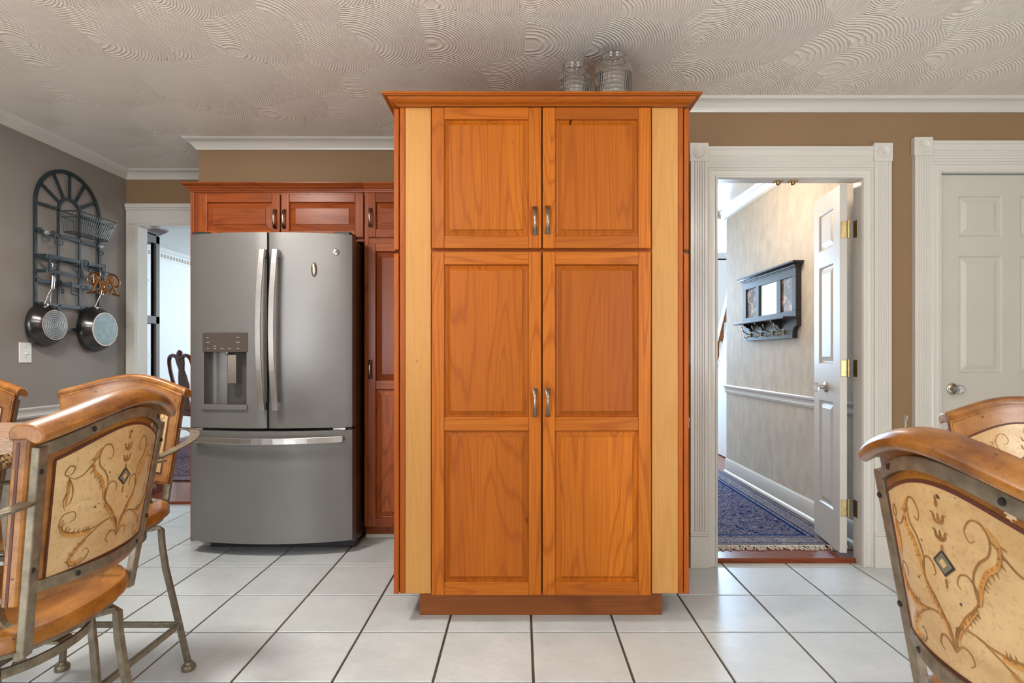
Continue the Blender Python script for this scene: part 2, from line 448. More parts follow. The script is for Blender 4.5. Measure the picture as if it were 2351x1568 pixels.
class MB:
    def __init__(s): s.v = []; s.f = []
    def add(s, vs, fs):
        o = len(s.v)
        s.v += [tuple(x) for x in vs]
        s.f += [tuple(i + o for i in f) for f in fs]
        return s
    def box(s, x0, x1, y0, y1, z0, z1):
        vs = [(x, y, z) for z in (z0, z1) for y in (y0, y1) for x in (x0, x1)]
        return s.add(vs, [(0, 2, 3, 1), (4, 5, 7, 6), (0, 1, 5, 4), (2, 6, 7, 3), (0, 4, 6, 2), (1, 3, 7, 5)])
    def rings(s, rings, closed=True, cap=True, wrap=False):
        """loft through rings of equal point count"""
        n = len(rings[0]); o = len(s.v)
        for r in rings: s.v += [tuple(p) for p in r]
        k = len(rings)
        for i in range(k if wrap else k - 1):
            a, b2 = o + i * n, o + ((i + 1) % k) * n
            for j in range(n if closed else n - 1):
                j2 = (j + 1) % n
                s.f.append((a + j, a + j2, b2 + j2, b2 + j))
        if cap and not wrap:
            s.f.append(tuple(o + j for j in reversed(range(n))))
            s.f.append(tuple(o + (k - 1) * n + j for j in range(n)))
        return s
    def tube(s, path, r, seg=8, cap=True, closed=False):
        P = [Vector(p) for p in path]
        n = len(P)
        R = r if isinstance(r, (list, tuple)) else [r] * n
        rings = []
        up = None
        for i, p in enumerate(P):
            if closed: t = (P[(i + 1) % n] - P[i - 1])
            else: t = (P[min(i + 1, n - 1)] - P[max(i - 1, 0)])
            t.normalize()
            if up is None:
                up = Vector((0, 0, 1)) if abs(t.z) < 0.9 else Vector((1, 0, 0))
            a = t.cross(up)
            if a.length < 1e-6: a = t.cross(Vector((0, 1, 0)))
            a.normalize()
            up = a.cross(t).normalized()
            rings.append([p + (a * math.cos(2 * PI * j / seg) + up * math.sin(2 * PI * j / seg)) * R[i] for j in range(seg)])
        return s.rings(rings, True, cap, closed)
    def strap(s, path, w, t, wdir=(0, 0, 1), closed=False):
        """flat bar: w wide along wdir (made square to the path), t thick"""
        P = [Vector(p) for p in path]; n = len(P); rings = []
        for i, p in enumerate(P):
            if closed: tg = P[(i + 1) % n] - P[i - 1]
            else: tg = P[min(i + 1, n - 1)] - P[max(i - 1, 0)]
            tg.normalize()
            wd = Vector(wdir[i] if isinstance(wdir, list) else wdir)
            wd = wd - tg * wd.dot(tg)
            if wd.length < 1e-5: wd = tg.orthogonal()
            wd.normalize()
            td = tg.cross(wd)
            rings.append([p + wd * (a * w / 2) + td * (b * t / 2) for a, b in ((1, 1), (-1, 1), (-1, -1), (1, -1))])
        return s.rings(rings, True, True, closed)
    def lathe(s, prof, c, axis='Z', seg=24):
        """profile of (radius, height) turned about an axis through c"""
        rings = []
        for r, h in prof:
            ring = []
            for j in range(seg):
                a = 2 * PI * j / seg
                u, v2 = r * math.cos(a), r * math.sin(a)
                ring.append({'Z': (c[0] + u, c[1] + v2, c[2] + h), 'Y': (c[0] + u, c[1] + h, c[2] + v2), 'X': (c[0] + h, c[1] + u, c[2] + v2)}[axis])
            rings.append(ring)
        return s.rings(rings)
    def prism(s, poly, axis, a, b2):
        """polygon extruded along an axis: poly is (u,v) in the two other axes in x,y,z order"""
        def pt(u, v2, h): return {'X': (h, u, v2), 'Y': (u, h, v2), 'Z': (u, v2, h)}[axis]
        return s.rings([[pt(u, v2, a) for u, v2 in poly], [pt(u, v2, b2) for u, v2 in poly]])
    def sweep(s, path, prof, z0, side=1, closed=False):
        """moulding: profile (out, up) run along a level polyline, mitred at its corners"""
        P = [Vector((p[0], p[1])) for p in path]; n = len(P); rings = []
        for i in range(n):
            d1 = (P[i] - P[i - 1]).normalized() if (i or closed) else None
            d2 = (P[(i + 1) % n] - P[i]).normalized() if (i < n - 1 or closed) else None
            d1 = d1 or d2; d2 = d2 or d1
            n1 = Vector((-d1.y, d1.x)) * side; n2 = Vector((-d2.y, d2.x)) * side
            mv = (n1 + n2) / (1 + n1.dot(n2))
            rings.append([(P[i].x + mv.x * o, P[i].y + mv.y * o, z0 + u) for o, u in prof])
        return s.rings(rings, True, True, closed)
    def build(s, name, mat, parent=None, bevel=0.0, smooth=False, label=None, tone=None, kind=None, seg=2, origin=None):
        org = ORG.get(parent.name, (0, 0, 0)) if parent else (origin or (0, 0, 0))
        me = bpy.data.meshes.new(name)
        me.from_pydata([(x - org[0], y - org[1], z - org[2]) for x, y, z in s.v], [], s.f)
        me.validate()
        bm = bmesh.new(); bm.from_mesh(me)
        bmesh.ops.recalc_face_normals(bm, faces=bm.faces)
        bm.to_mesh(me); bm.free()
        for mm in (mat if isinstance(mat, list) else [mat]): me.materials.append(mm)
        if smooth:
            me.shade_smooth()
            me.set_sharp_from_angle(angle=math.radians(40))
        o = bpy.data.objects.new(name, me)
        COL.objects.link(o)
        if parent:
            o.parent = parent
            ORG[o.name] = org
        else:
            o.location = org
            ORG[o.name] = org
        if bevel:
            bv = o.modifiers.new('edge', 'BEVEL')
            bv.width = bevel; bv.segments = seg; bv.limit_method = 'ANGLE'; bv.angle_limit = math.radians(35)
            bv.harden_normals = False
        if label: o['label'] = label
        if kind: o['kind'] = kind
        o['tone'] = tone if tone is not None else random.random()
        return o


def thing(name, label, cat, loc=(0, 0, 0), group=None, kind=None):
    o = bpy.data.objects.new(name, None)
    COL.objects.link(o)
    o.empty_display_size = 0.1
    o.location = loc
    o['label'] = label; o['category'] = cat
    if group: o['group'] = group
    if kind: o['kind'] = kind
    ORG[o.name] = loc
    return o


def tag(o, label, cat, group=None, kind=None):
    o['label'] = label; o['category'] = cat
    if group: o['group'] = group
    if kind: o['kind'] = kind
    return o


def struct(o, label, cat): return tag(o, label, cat, None, 'structure')


def crom(pts, n=6, closed=False):
    """smooth curve through points"""
    P = [Vector(p) for p in pts]; out = []
    m = len(P)
    for i in range(m if closed else m - 1):
        p0 = P[i - 1] if (i or closed) else P[0]
        p1, p2 = P[i], P[(i + 1) % m]
        p3 = P[(i + 2) % m] if (i + 2 < m or closed) else P[-1]
        for k in range(n):
            t = k / n
            out.append(0.5 * ((2 * p1) + (p2 - p0) * t + (2 * p0 - 5 * p1 + 4 * p2 - p3) * t * t + (3 * p1 - p0 - 3 * p2 + p3) * t ** 3))
    if not closed: out.append(P[-1])
    return out


def px(x, y, d):
    """world point seen at photograph pixel (x, y) at distance d in front of the eye"""
    return ((x - VX) / F * d, d, H - (y - VY) / F * d)


# ------------------------------------------------------------------ setting: room shell
CZ = 2.445                 # ceiling height
XL, XR = -2.87, 3.30       # left and right walls
YB, YA, YREAR = 2.918, 4.03, -2.30   # doors wall, alcove wall, wall behind the eye
PXL = -0.50                # where the doors wall meets the fridge recess
HX0, HX1, DH = 1.03, 1.79, 2.035     # hall doorway
CX0, CX1 = 2.20, 2.965               # closed door

struct(MB().box(XL - .1, XR + .1, YREAR - .1, 4.13, -0.05, -0.006).build('floor', M['grout']), 'kitchen floor of pale square ceramic tiles with dark brown grout', 'floor')
floor = bpy.data.objects['floor']
T, GX, GY = 0.342, 0.0429, 2.219
GAP = 0.0095


def tile_mb(mb, x0, x1, y0, y1):
    e = 0.0018
    r = []
    for z, i in ((-0.007, 0), (-0.0012, 0), (0.0, e)):
        r.append([(x0 + i, y0 + i, z), (x1 - i, y0 + i, z), (x1 - i, y1 - i, z), (x0 + i, y1 - i, z)])
    return mb.rings(r)


full = None
rear = MB()
areas = [(XL, XR, YREAR, 2.957), (XL, PXL, 2.957, 4.13)]
for i in range(-12, 12):
    for j in range(-15, 7):
        for ax0, ax1, ay0, ay1 in areas:
            x0, x1 = GX + T * i + GAP / 2, GX + T * (i + 1) - GAP / 2
            y0, y1 = GY + T * j + GAP / 2, GY + T * (j + 1) - GAP / 2
            cx0, cx1, cy0, cy1 = max(x0, ax0), min(x1, ax1), max(y0, ay0), min(y1, ay1)
            if cx1 - cx0 < 0.012 or cy1 - cy0 < 0.012: continue
            whole = (cx0, cx1, cy0, cy1) == (x0, x1, y0, y1)
            if y1 < 0.6:
                tile_mb(rear, cx0, cx1, cy0, cy1)
                continue
            if whole and full is not None:
                o = bpy.data.objects.new('tile', full)
                COL.objects.link(o); o.parent = floor
                o.location = ((x0 + x1) / 2, (y0 + y1) / 2, 0)
            else:
                mx, my = (cx0 + cx1) / 2, (cy0 + cy1) / 2
                o = tile_mb(MB(), cx0 - mx, cx1 - mx, cy0 - my, cy1 - my).build('tile', M['tile'], floor)
                o.location = (mx, my, 0)
                if whole: full = o.data
o = rear.build('rear_tiles', M['tile'], floor, kind='stuff')

struct(MB().box(XL - .1, XR + .1, YREAR, 4.13, CZ, CZ + .1).build('ceiling', M['ceiling']), 'beige ceiling with combed swirl plaster texture', 'ceiling')
struct(MB().box(XL - .1, XL, YREAR, YA + .12, 0, CZ).build('wall_left', M['wall_tan_daylit']), 'tan wall with a cool daylight tint in its colour behind the hanging pot rack', 'wall')
struct(MB().box(XR, XR + .1, YREAR, YB, 0, CZ).build('wall_right', M['wall_tan']), 'tan wall at the end of the kitchen past the white door', 'wall')
# unseen wall behind the eye, its two window openings placed to steer the light
mb = MB()
for a, b2 in ((XL, -2.8), (-1.4, 1.5), (3.1, XR)): mb.box(a, b2, YREAR - .1, YREAR, 0, CZ)
for a, b2 in ((-2.8, -1.4), (1.5, 3.1)):
    mb.box(a, b2, YREAR - .1, YREAR, 0, .08); mb.box(a, b2, YREAR - .1, YREAR, 2.15, CZ)
struct(mb.build('wall_rear', M['wall_tan']), 'tan kitchen wall with two window openings placed for the light behind the viewer', 'wall')
# doors wall, with the hall doorway and the closed door's opening cut out
WB = YB + 0.067
mb = MB()
J = .0145
mb.box(PXL, HX0 - J, YB, WB, 0, CZ).box(HX0 - J, HX1 + J, YB, WB, DH + J, CZ).box(HX1 + J, CX0 - J, YB, WB, 0, CZ)
mb.box(CX0 - J, CX1 + J, YB, WB, 2.065 + J, CZ).box(CX1 + J, XR + .1, YB, WB, 0, CZ)
struct(mb.build('wall_back', M['wall_tan']), 'tan wall around the white cased doorways', 'wall')
# recess wall with the dining-room doorway, soffit over the fridge cabinets, side of recess
AX0, AX1, AZ = -2.785, -2.03, 2.06
mb = MB()
mb.box(XL, AX0, YA, YA + .085, 0, CZ).box(AX0, AX1, YA, YA + .085, AZ + .001, CZ).box(AX1, PXL, YA, YA + .085, 0, CZ)
struct(mb.build('wall_recess', M['wall_tan']), 'tan wall around the dining room doorway beside the fridge', 'wall')
struct(MB().box(-2.005, PXL, 3.45, YA, 2.14, CZ).build('wall_soffit', M['wall_tan']), 'tan soffit between fridge cabinets and ceiling', 'wall')
struct(MB().box(PXL, PXL + .07, WB, YA + .12, 0, CZ).build('wall_partition', M['wall_tan']), 'side wall of the recess behind the tall cherry pantry', 'wall')

CROWN = [(0, -.062), (.012, -.062), (.014, -.052), (.018, -.052), (.021, -.046), (.026, -.040), (.036, -.028), (.050, -.018),
         (.058, -.015), (.062, -.013), (.066, -.004), (.072, 0), (0, 0)]
crown_path = [(XL, YREAR), (XL, YA), (-2.005, YA), (-2.005, 3.45), (PXL - .005, 3.45)]
struct(MB().sweep(crown_path, CROWN, CZ, -1).build('trim_1', M['white'], smooth=True), 'white crown moulding along the left wall and around the soffit', 'moulding')
struct(MB().sweep([(PXL, YB), (XR, YB), (XR, YREAR)], CROWN, CZ, -1).build('trim_2', M['white'], smooth=True), 'white crown moulding above the two cased doors', 'moulding')
RAIL = [(0, -.035), (.008, -.035), (.010, -.026), (.014, -.024), (.012, -.006), (.018, .008), (.024, .014), (.026, .022), (.022, .027), (0, .027)]
struct(MB().sweep([(XL, YREAR), (XL, YA)], RAIL, .777, -1).build('trim_3', M['white'], smooth=True), 'white chair rail on the left wall behind the stools', 'moulding')
struct(MB().sweep([(HX1 + .225, YB), (CX0 - .18, YB)], RAIL, .765, -1).build('trim_4', M['white'], smooth=True), 'short white chair rail between the two door casings', 'moulding')
struct(MB().sweep([(.70, YB), (HX0 - .148, YB)], RAIL, .755, -1).build('trim_5', M['white'], smooth=True), 'short white chair rail between pantry and doorway', 'moulding')
BASE = [(0, 0), (.016, 0), (.016, .085), (.012, .10), (.010, .112), (.004, .12), (0, .12)]
struct(MB().sweep([(XL, YREAR), (XL, YA - .02)], BASE, 0, -1).build('baseboard_left', M['white'], smooth=True), 'white baseboard along the left wall under the stools', 'baseboard')
struct(MB().sweep([(HX1 + .225, YB), (CX0 - .18, YB)], BASE, 0, -1).build('baseboard_back', M['white'], smooth=True), 'short white baseboard between the two door casings', 'baseboard')


# ------------------------------------------------------------------ fluted casings
def fluted(mb, x0, x1, yf, z0, z1, n=5):
    """upright pilaster with n flutes"""
    th = .020
    poly = [(x0, YB), (x0, yf)]
    wd = x1 - x0
    m0 = .012
    fw = (wd - 2 * m0) / n
    for i in range(n):
        a = x0 + m0 + i * fw
        poly += [(a + .002, yf), (a + .0045, yf + .004), (a + fw - .0045, yf + .004), (a + fw - .002, yf)]
    poly += [(x1, yf), (x1, YB)]
    mb.prism(poly, 'Z', z0, z1)


def casing(name, label, x0, x1, ztop, left=True, right=True):
    """fluted pilasters, plinth blocks, rosettes and header outside, plain inner casing inside"""
    root = thing(name, label, 'door casing', (x0, YB, 0), kind='structure')
    yf = YB - .026
    inner, pw = .056, .088
    mb = MB()
    sides = ([-1] if left else []) + ([1] if right else [])
    zi = ztop + inner
    for s in sides:
        e = x0 if s < 0 else x1
        a, b2 = sorted((e + s * inner, e + s * (inner + pw)))
        m2 = MB(); fluted(m2, a, b2, yf, .19, ztop + .085); m2.build('fluted_pilaster', M['white'], root, smooth=True)
        m3 = MB().box(a - .004, b2 + .004, YB - .036, YB, 0, .165).box(a - .002, b2 + .002, YB - .032, YB, .165, .178).box(a - .004, b2 + .004, YB - .034, YB, .178, .19)
        m3.build('plinth_block', M['white'], root, .003)
        cx, cz = (a + b2) / 2, ztop + .085 + .048
        rb = MB().box(cx - .049, cx + .049, YB - .030, YB, cz - .048, cz + .048).build('rosette_block', M['white'], root, .003)
        MB().lathe([(.034, 0), (.034, -.003), (.031, -.005), (.026, -.004), (.022, -.001), (.020, -.004), (.016, -.005), (.011, -.003), (.009, -.001), (.007, -.005), (.002, -.006)],
                   (cx, YB - .030, cz), 'Y', 32).build('rosette_turning', M['white'], rb, smooth=True)
    hx0 = x0 - (inner if left else 0); hx1 = x1 + (inner if right else 0)
    iprof = [(-.001, 0), (-.001, .015), (.003, .021), (.011, .022), (.014, .017), (.030, .0155), (.038, .017), (.041, .022), (.052, .022), (inner, .019), (inner, 0)]
    q = MB().sweep([(x0, 0), (x0, ztop), (x1, ztop), (x1, 0)], iprof, 0, 1)
    q.v = [(a, YB - c, b2) for a, b2, c in q.v]
    q.build('inner_casing', M['white'], root, smooth=True)
    poly = [(YB, zi), (YB - .022, zi)]
    for k in range(4):
        z = zi + .012 + k * .014
        poly += [(YB - .022, z), (YB - .0195, z + .0015), (YB - .0195, z + .0035), (YB - .022, z + .005)]
    poly += [(YB - .022, ztop + .145), (YB - .027, ztop + .150), (YB - .027, ztop + .163), (YB, ztop + .163)]
    MB().prism(poly, 'X', hx0, hx1).build('fluted_header', M['white'], root)
    # jambs
    for s in sides:
        e = x0 if s < 0 else x1
        a, b2 = sorted((e, e + s * .015))
        MB().box(a, b2, YB - .010, WB + .002, 0, ztop - .0002).build('jamb', M['white'], root, .001)
    MB().box(x0 - .014, x1 + .014, YB - .010, WB + .002, ztop, ztop + .014).build('head_jamb', M['white'], root, .001)
    return root


cs1 = casing('trim_6', 'white fluted door casing with rosettes around the open hall doorway', HX0, HX1, DH)
cs2 = casing('trim_7', 'white fluted door casing around the closed six-panel door', CX0, CX1, 2.065)
# ball catches under the hall doorway head
for x in (1786, 1820):
    p = px(x, 413, 2.955)
    MB().box(p[0] - .022, p[0] + .022, 2.94, 2.97, DH - .004, DH).lathe([(.012, 0), (.012, -.012), (.006, -.016)], (p[0], 2.955, DH - .004), 'Z', 12).build('ball_catch', M['brass'], cs1, smooth=True, label='small brass ball catch')

# dining-room doorway casing
r = thing('trim_8', 'plain white casing around the dining room doorway', 'door casing', (AX0, YA, 0), kind='structure')
MB().box(AX0 - .075, AX0, YA - .018, YA, 0, AZ - .0005).box(AX0 - .012, AX0 - .003, YA - .024, YA - .018, 0, AZ - .0005).build('side_casing', M['white'], r, .003)
MB().box(AX0 - .075, AX1 + .01, YA - .018, YA, AZ, AZ + .10).box(AX0 - .075, AX1 + .01, YA - .026, YA, AZ + .10, AZ + .115).box(AX0 - .075, AX1 + .01, YA - .032, YA, AZ + .115, AZ + .145).build('head_casing', M['white'], r, .003)
MB().box(AX0 - .002, AX0 + .012, YA - .016, YA + .087, 0, AZ - .0125).box(AX0 - .002, AX1, YA - .016, YA + .087, AZ - .012, AZ + .0005).build('jamb', M['white'], r, .002)


# ------------------------------------------------------------------ panelled doors
def rect_rings(mb, x0, x1, z0, z1, y, steps):
    """nested rectangles facing -Y: steps are (inset, depth behind y)"""
    rs = []
    for i, d in steps:
        rs.append([(x0 + i, y + d, z0 + i), (x1 - i, y + d, z0 + i), (x1 - i, y + d, z1 - i), (x0 + i, y + d, z1 - i)])
    return mb.rings(rs)


RAISED = [(0, .0195), (0, .005), (.003, .0125), (.0055, .0135), (.012, .0118), (.024, .0055), (.0255, .0012)]
MOULD = [(0, .02), (0, .0), (.006, .001), (.009, .008), (.022, .008), (.044, .002), (.046, .001)]


def pull(mb, x, z, y, ln=.117):
    """bow pull: narrow in the middle, flared feet on the door face y, arched outward"""
    rings = []
    n = 14
    for i in range(n + 1):
        t = -1 + 2 * i / n
        zz = z + t * ln / 2
        yy = y - .026 * (1 - abs(t) ** 2.6) - .002
        wd = .0052 + .0055 * abs(t) ** 2.2
        th = .0075 - .002 * abs(t)
        nx = []
        for k in range(8):
            a = 2 * PI * k / 8
            nx.append((x + wd * math.cos(a), yy + th * .6 * math.sin(a), zz))
        rings.append(nx)
    mb.rings(rings)
    for s in (-1, 1):
        mb.box(x - .008, x + .008, y - .006, y, z + s * (ln / 2 - .006) - .005, z + s * (ln / 2 - .006) + .005)


def cab_door(root, x0, x1, z0, z1, yf, stile, openings, mv, mh, mp, bevel_steps=RAISED, handle=None, th=.02, name='door'):
    """frame-and-panel door in world coordinates facing -Y; openings = list of (z0, z1)"""
    d = bpy.data.objects.new(name, None)
    COL.objects.link(d); d.parent = root; d.empty_display_size = .05
    ORG[d.name] = ORG[root.name]
    for a, b2 in ((x0, x0 + stile), (x1 - stile, x1)):
        MB().box(a, b2, yf, yf + th, z0, z1).build('stile', mv, d, .0035)
    zs = [z0] + [z for o2 in openings for z in o2] + [z1]
    for a, b2 in zip(zs[0::2], zs[1::2]):
        MB().box(x0 + stile, x1 - stile, yf + .0006, yf + th, a, b2).build('rail', mh, d, .0025)
    for a, b2 in openings:
        rect_rings(MB(), x0 + stile, x1 - stile, a, b2, yf, bevel_steps).build('raised_panel', mp, d)
    if handle:
        h = MB(); pull(h, handle[0], handle[1], yf)
        h.build('pull_handle', M['pull'], d, smooth=True, label='antique pewter bow pull')
    return d


def zpx(y, d): return H - (y - VY) / F * d
def xpx(x, d): return (x - VX) / F * d


# ------------------------------------------------------------------ tall cherry pantry
D = 2.285
pan = thing('pantry_cabinet', 'tall cherry pantry with four panelled doors and pale side strips under two glass jars', 'cabinet', (.085, 2.6, 0))
X0, X1 = -.503, .673
MB().box(X0 + .024, X1 - .024, D + .024, 2.9, .117, 2.137).build('carcass', M['cherry_side'], pan)
MB().box(X0 + .003, X1 - .003, 2.31, 2.89, 2.137, 2.158).build('top_board', M['cherry_h'], pan)
for a, b2 in ((xpx(931, 2.305), xpx(990, 2.305)), (xpx(1496, 2.305), xpx(1556, 2.305))):
    MB().box(a, b2, D + .016, D + .04, .119, 2.137).build('filler_strip', M['maple'], pan, .0015, label='pale maple filler strip')
for a, b2 in ((X0, X0 + .0225), (X1 - .0205, X1)):
    MB().box(a, b2, D + .014, 2.895, .119, 2.137).build('end_stile', M['cherry_side'], pan, .003)
MB().box(xpx(964, 2.364), xpx(1520, 2.364), 2.364, 2.85, 0, .1185).build('toe_kick', M['toe'], pan, .001)
zu0, zu1, zl0, zl1 = zpx(570, D), zpx(246, D), zpx(1367, D), zpx(578, D)
dl = (xpx(991, D), xpx(1243, D)); dr = (xpx(1246, D), xpx(1495, D))
kw = dict(mv=M['cherry_v'], mh=M['cherry_h'], mp=M['cherry_panel'])
cab_door(pan, *dl, zu0, zu1, D, .052, [(zpx(541, D), zpx(273, D))], handle=(xpx(1228, D), zpx(507, D)), **kw)
cab_door(pan, *dr, zu0, zu1, D, .052, [(zpx(541, D), zpx(273, D))], handle=(xpx(1257, D), zpx(505, D)), **kw)
op = [(zpx(1337, D), zpx(989, D)), (zpx(958, D), zpx(607, D))]
cab_door(pan, *dl, zl0, zl1, D, .052, op, handle=(xpx(1228, D), zpx(924, D)), **kw)
cab_door(pan, *dr, zl0, zl1, D, .052, op, handle=(xpx(1257, D), zpx(924, D)), **kw)
for xs in ((X0 - .0245, X0 - .003), (X1 + .003, X1 + .0235)):
    for z0, z1 in ((zl0, zl1 - .004), (zu0 - .004, zu1)):
        MB().box(*xs, D + .012, 2.88, z0, z1).build('side_door', M['cherry_side'], pan, .004, seg=3)
    for z in (.35, 1.35, 1.70, 1.98):
        a, b2 = (xs[1] - .001, X0 + .001) if xs[0] < 0 else (X1 - .001, xs[0] + .001)
        MB().box(a, b2, 2.32, 2.36, z - .025, z + .025).build('hinge', M['nickel'], pan)
PCROWN = [(-.02, 0), (.003, 0), (.004, .003), (.010, .004), (.010, .007), (.014, .008), (.020, .010), (.028, .015), (.033, .021), (.035, .0255), (.048, .0265), (.049, .029), (.054, .030), (.054, .038), (-.02, .038)]
MB().sweep([(X0 - .005, 2.90), (X0 - .005, D + .004), (X1 + .005, D + .004), (X1 + .005, 2.90)], PCROWN, 2.134, -1).build('crown_moulding', M['cherry_h'], pan)


# ------------------------------------------------------------------ jars on the pantry
def jar(name, label, c, r, h, neck, mat):
    o = MB()
    sh = h - .075
    prof = [(r * .90, 0), (r * .98, .006), (r, .02), (r, sh - .02), (r * .985, sh), (r * .93, sh + .016), (neck * 1.04, sh + .032), (neck, sh + .038),
            (neck * 1.05, sh + .043), (neck * 1.05, sh + .047), (neck * .99, sh + .050), (neck * 1.04, sh + .056), (neck * 1.04, sh + .060), (neck * .98, sh + .063), (neck * .98, h - .003), (neck * .95, h)]
    inn = [(max(.01, a - .0045), b2) for a, b2 in prof[1:]]
    inn[0] = (r * .88, .008)
    o.lathe(prof + [(q, z) for q, z in reversed(inn)], c, 'Z', 48)
    t = o.build(name, mat, smooth=True, origin=c)
    return tag(t, label, 'jar', 'glass jars on the pantry')


def jar_at(pxc, wpx, ytop, d, zb, *a):
    c = px(pxc, 0, d)
    ht = H + (VY - ytop) / F * (d) - zb
    return (c[0], d, zb), wpx / F * d / 2, ht


ZT = 2.1595
c, r_, h_ = jar_at(1319, 78, 146, 2.40, ZT)
jar('glass_jar', 'smaller clear swirled glass jar with open screw neck on top of the pantry', c, r_, h_, r_ * .70, M['jar_small'])
c, r_, h_ = jar_at(1408, 85, 124, 2.40, ZT)
jar('glass_jar', 'taller clear swirled glass jar close to the ceiling on the pantry', c, r_, h_, r_ * .70, M['jar_large'])

# ------------------------------------------------------------------ cabinets around the fridge
D2 = 3.30
cab = thing('fridge_cabinet', 'dark cherry cabinet over the fridge with two short panelled doors and side panel', 'cabinet', (-1.45, 3.65, 0))
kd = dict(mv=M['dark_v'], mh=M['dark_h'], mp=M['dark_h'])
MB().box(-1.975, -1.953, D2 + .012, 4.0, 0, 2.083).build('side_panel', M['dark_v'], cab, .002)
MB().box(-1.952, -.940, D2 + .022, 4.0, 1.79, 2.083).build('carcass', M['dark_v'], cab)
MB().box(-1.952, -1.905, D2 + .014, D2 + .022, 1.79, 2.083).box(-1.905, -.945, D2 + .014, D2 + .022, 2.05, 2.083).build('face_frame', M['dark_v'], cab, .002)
WIDE = [(0, .0195), (0, .005), (.003, .013), (.005, .0145), (.036, .005), (.0375, .0012)]
zb_, zt_ = zpx(545, D2), zpx(445, D2)
oz = [(zpx(529, D2), zpx(464, D2))]
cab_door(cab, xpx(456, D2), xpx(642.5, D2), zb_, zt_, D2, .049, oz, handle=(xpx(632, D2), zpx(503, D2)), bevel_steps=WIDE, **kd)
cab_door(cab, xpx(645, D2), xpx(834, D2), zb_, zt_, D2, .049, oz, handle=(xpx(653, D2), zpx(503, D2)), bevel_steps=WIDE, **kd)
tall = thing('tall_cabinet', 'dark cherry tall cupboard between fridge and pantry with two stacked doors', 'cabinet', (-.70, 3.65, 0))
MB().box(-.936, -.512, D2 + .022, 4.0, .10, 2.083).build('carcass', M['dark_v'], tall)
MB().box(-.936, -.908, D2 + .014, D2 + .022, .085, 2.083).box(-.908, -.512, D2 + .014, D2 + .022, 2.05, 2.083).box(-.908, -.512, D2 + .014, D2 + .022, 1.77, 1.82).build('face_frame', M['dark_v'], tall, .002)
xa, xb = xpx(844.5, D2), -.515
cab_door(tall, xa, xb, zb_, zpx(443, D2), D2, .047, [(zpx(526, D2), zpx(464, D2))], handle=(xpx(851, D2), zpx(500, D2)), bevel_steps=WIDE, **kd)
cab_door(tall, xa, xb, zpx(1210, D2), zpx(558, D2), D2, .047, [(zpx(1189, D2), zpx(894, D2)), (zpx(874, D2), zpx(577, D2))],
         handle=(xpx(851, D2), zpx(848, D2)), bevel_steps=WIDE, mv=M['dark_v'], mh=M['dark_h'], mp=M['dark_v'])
MB().box(-.943, -.512, 3.37, 3.40, .022, .10).build('toe_kick', M['dark_h'], tall)
MB().box(-.943, -.512, 3.365, 3.375, 0, .022).build('toe_strip', M['white'], tall, .004, label='white strip at the floor')
UCROWN = [(-.02, 0), (.003, 0), (.004, .007), (.008, .009), (.010, .016), (.016, .020), (.022, .028), (.026, .034), (.030, .036), (.033, .042), (.036, .044), (.036, .050), (-.02, .050)]
MB().sweep([(-1.976, 3.98), (-1.976, D2 + .012), (-.9375, D2 + .012)], UCROWN, 2.083, -1).build('cornice', M['dark_h'], cab, smooth=True)
MB().sweep([(-.9365, D2 + .012), (-.512, D2 + .012)], UCROWN, 2.083, -1).build('cornice', M['dark_h'], tall, smooth=True)

# ------------------------------------------------------------------ fridge
FX0, FX1, FY = -1.848, -.945, 3.10
fr = thing('refrigerator', 'slate grey french door refrigerator with bottom freezer drawer and water dispenser', 'refrigerator', (-1.397, 3.5, 0))
MB().box(FX0 + .012, FX1 - .004, FY + .085, 3.93, .035, 1.765).build('case', M['black_side'], fr, .004)


def fbulge(x):
    u = (x - FX0) / (FX1 - FX0) * 2 - 1
    return .068 * (1 - abs(u) ** 2.1)


def bowed(mb, x0, x1, z0, z1, back=FY + .08, n=12, hole=None):
    """door skin bowed in plan; hole = (x0,x1,z0,z1) leaves an opening through the front"""
    xs = [x0 + (x1 - x0) * i / n for i in range(n + 1)]
    if hole:
        xs = sorted(set([x for x in xs if abs(x - hole[0]) > .01 and abs(x - hole[1]) > .01] + [hole[0], hole[1]]))
    zs = [z0, z1] if not hole else [z0, hole[2], hole[3], z1]
    e = .006

    def fy(x):
        ed = min(x - x0, x1 - x)
        return FY - fbulge(x) + (e if ed < 1e-6 else 0)
    o = len(mb.v)
    for x in xs:
        for z in zs: mb.v.append((x, fy(x), z))
    nz = len(zs)
    for i in range(len(xs) - 1):
        for j in range(nz - 1):
            if hole and xs[i] >= hole[0] - 1e-6 and xs[i + 1] <= hole[1] + 1e-6 and j == 1: continue
            mb.f.append((o + i * nz + j, o + (i + 1) * nz + j, o + (i + 1) * nz + j + 1, o + i * nz + j + 1))
    # top, bottom, sides, back
    top = [(x, fy(x), z1) for x in xs] + [(x1, back, z1), (x0, back, z1)]
    bot = [(x, fy(x), z0) for x in xs] + [(x1, back, z0), (x0, back, z0)]
    mb.add(top, [tuple(range(len(top)))]); mb.add(bot, [tuple(reversed(range(len(bot))))])
    for x in (x0, x1):
        mb.add([(x, fy(x), z0), (x, back, z0), (x, back, z1), (x, fy(x), z1)], [(0, 1, 2, 3)])
    mb.add([(x0, back, z0), (x1, back, z0), (x1, back, z1), (x0, back, z1)], [(0, 1, 2, 3)])


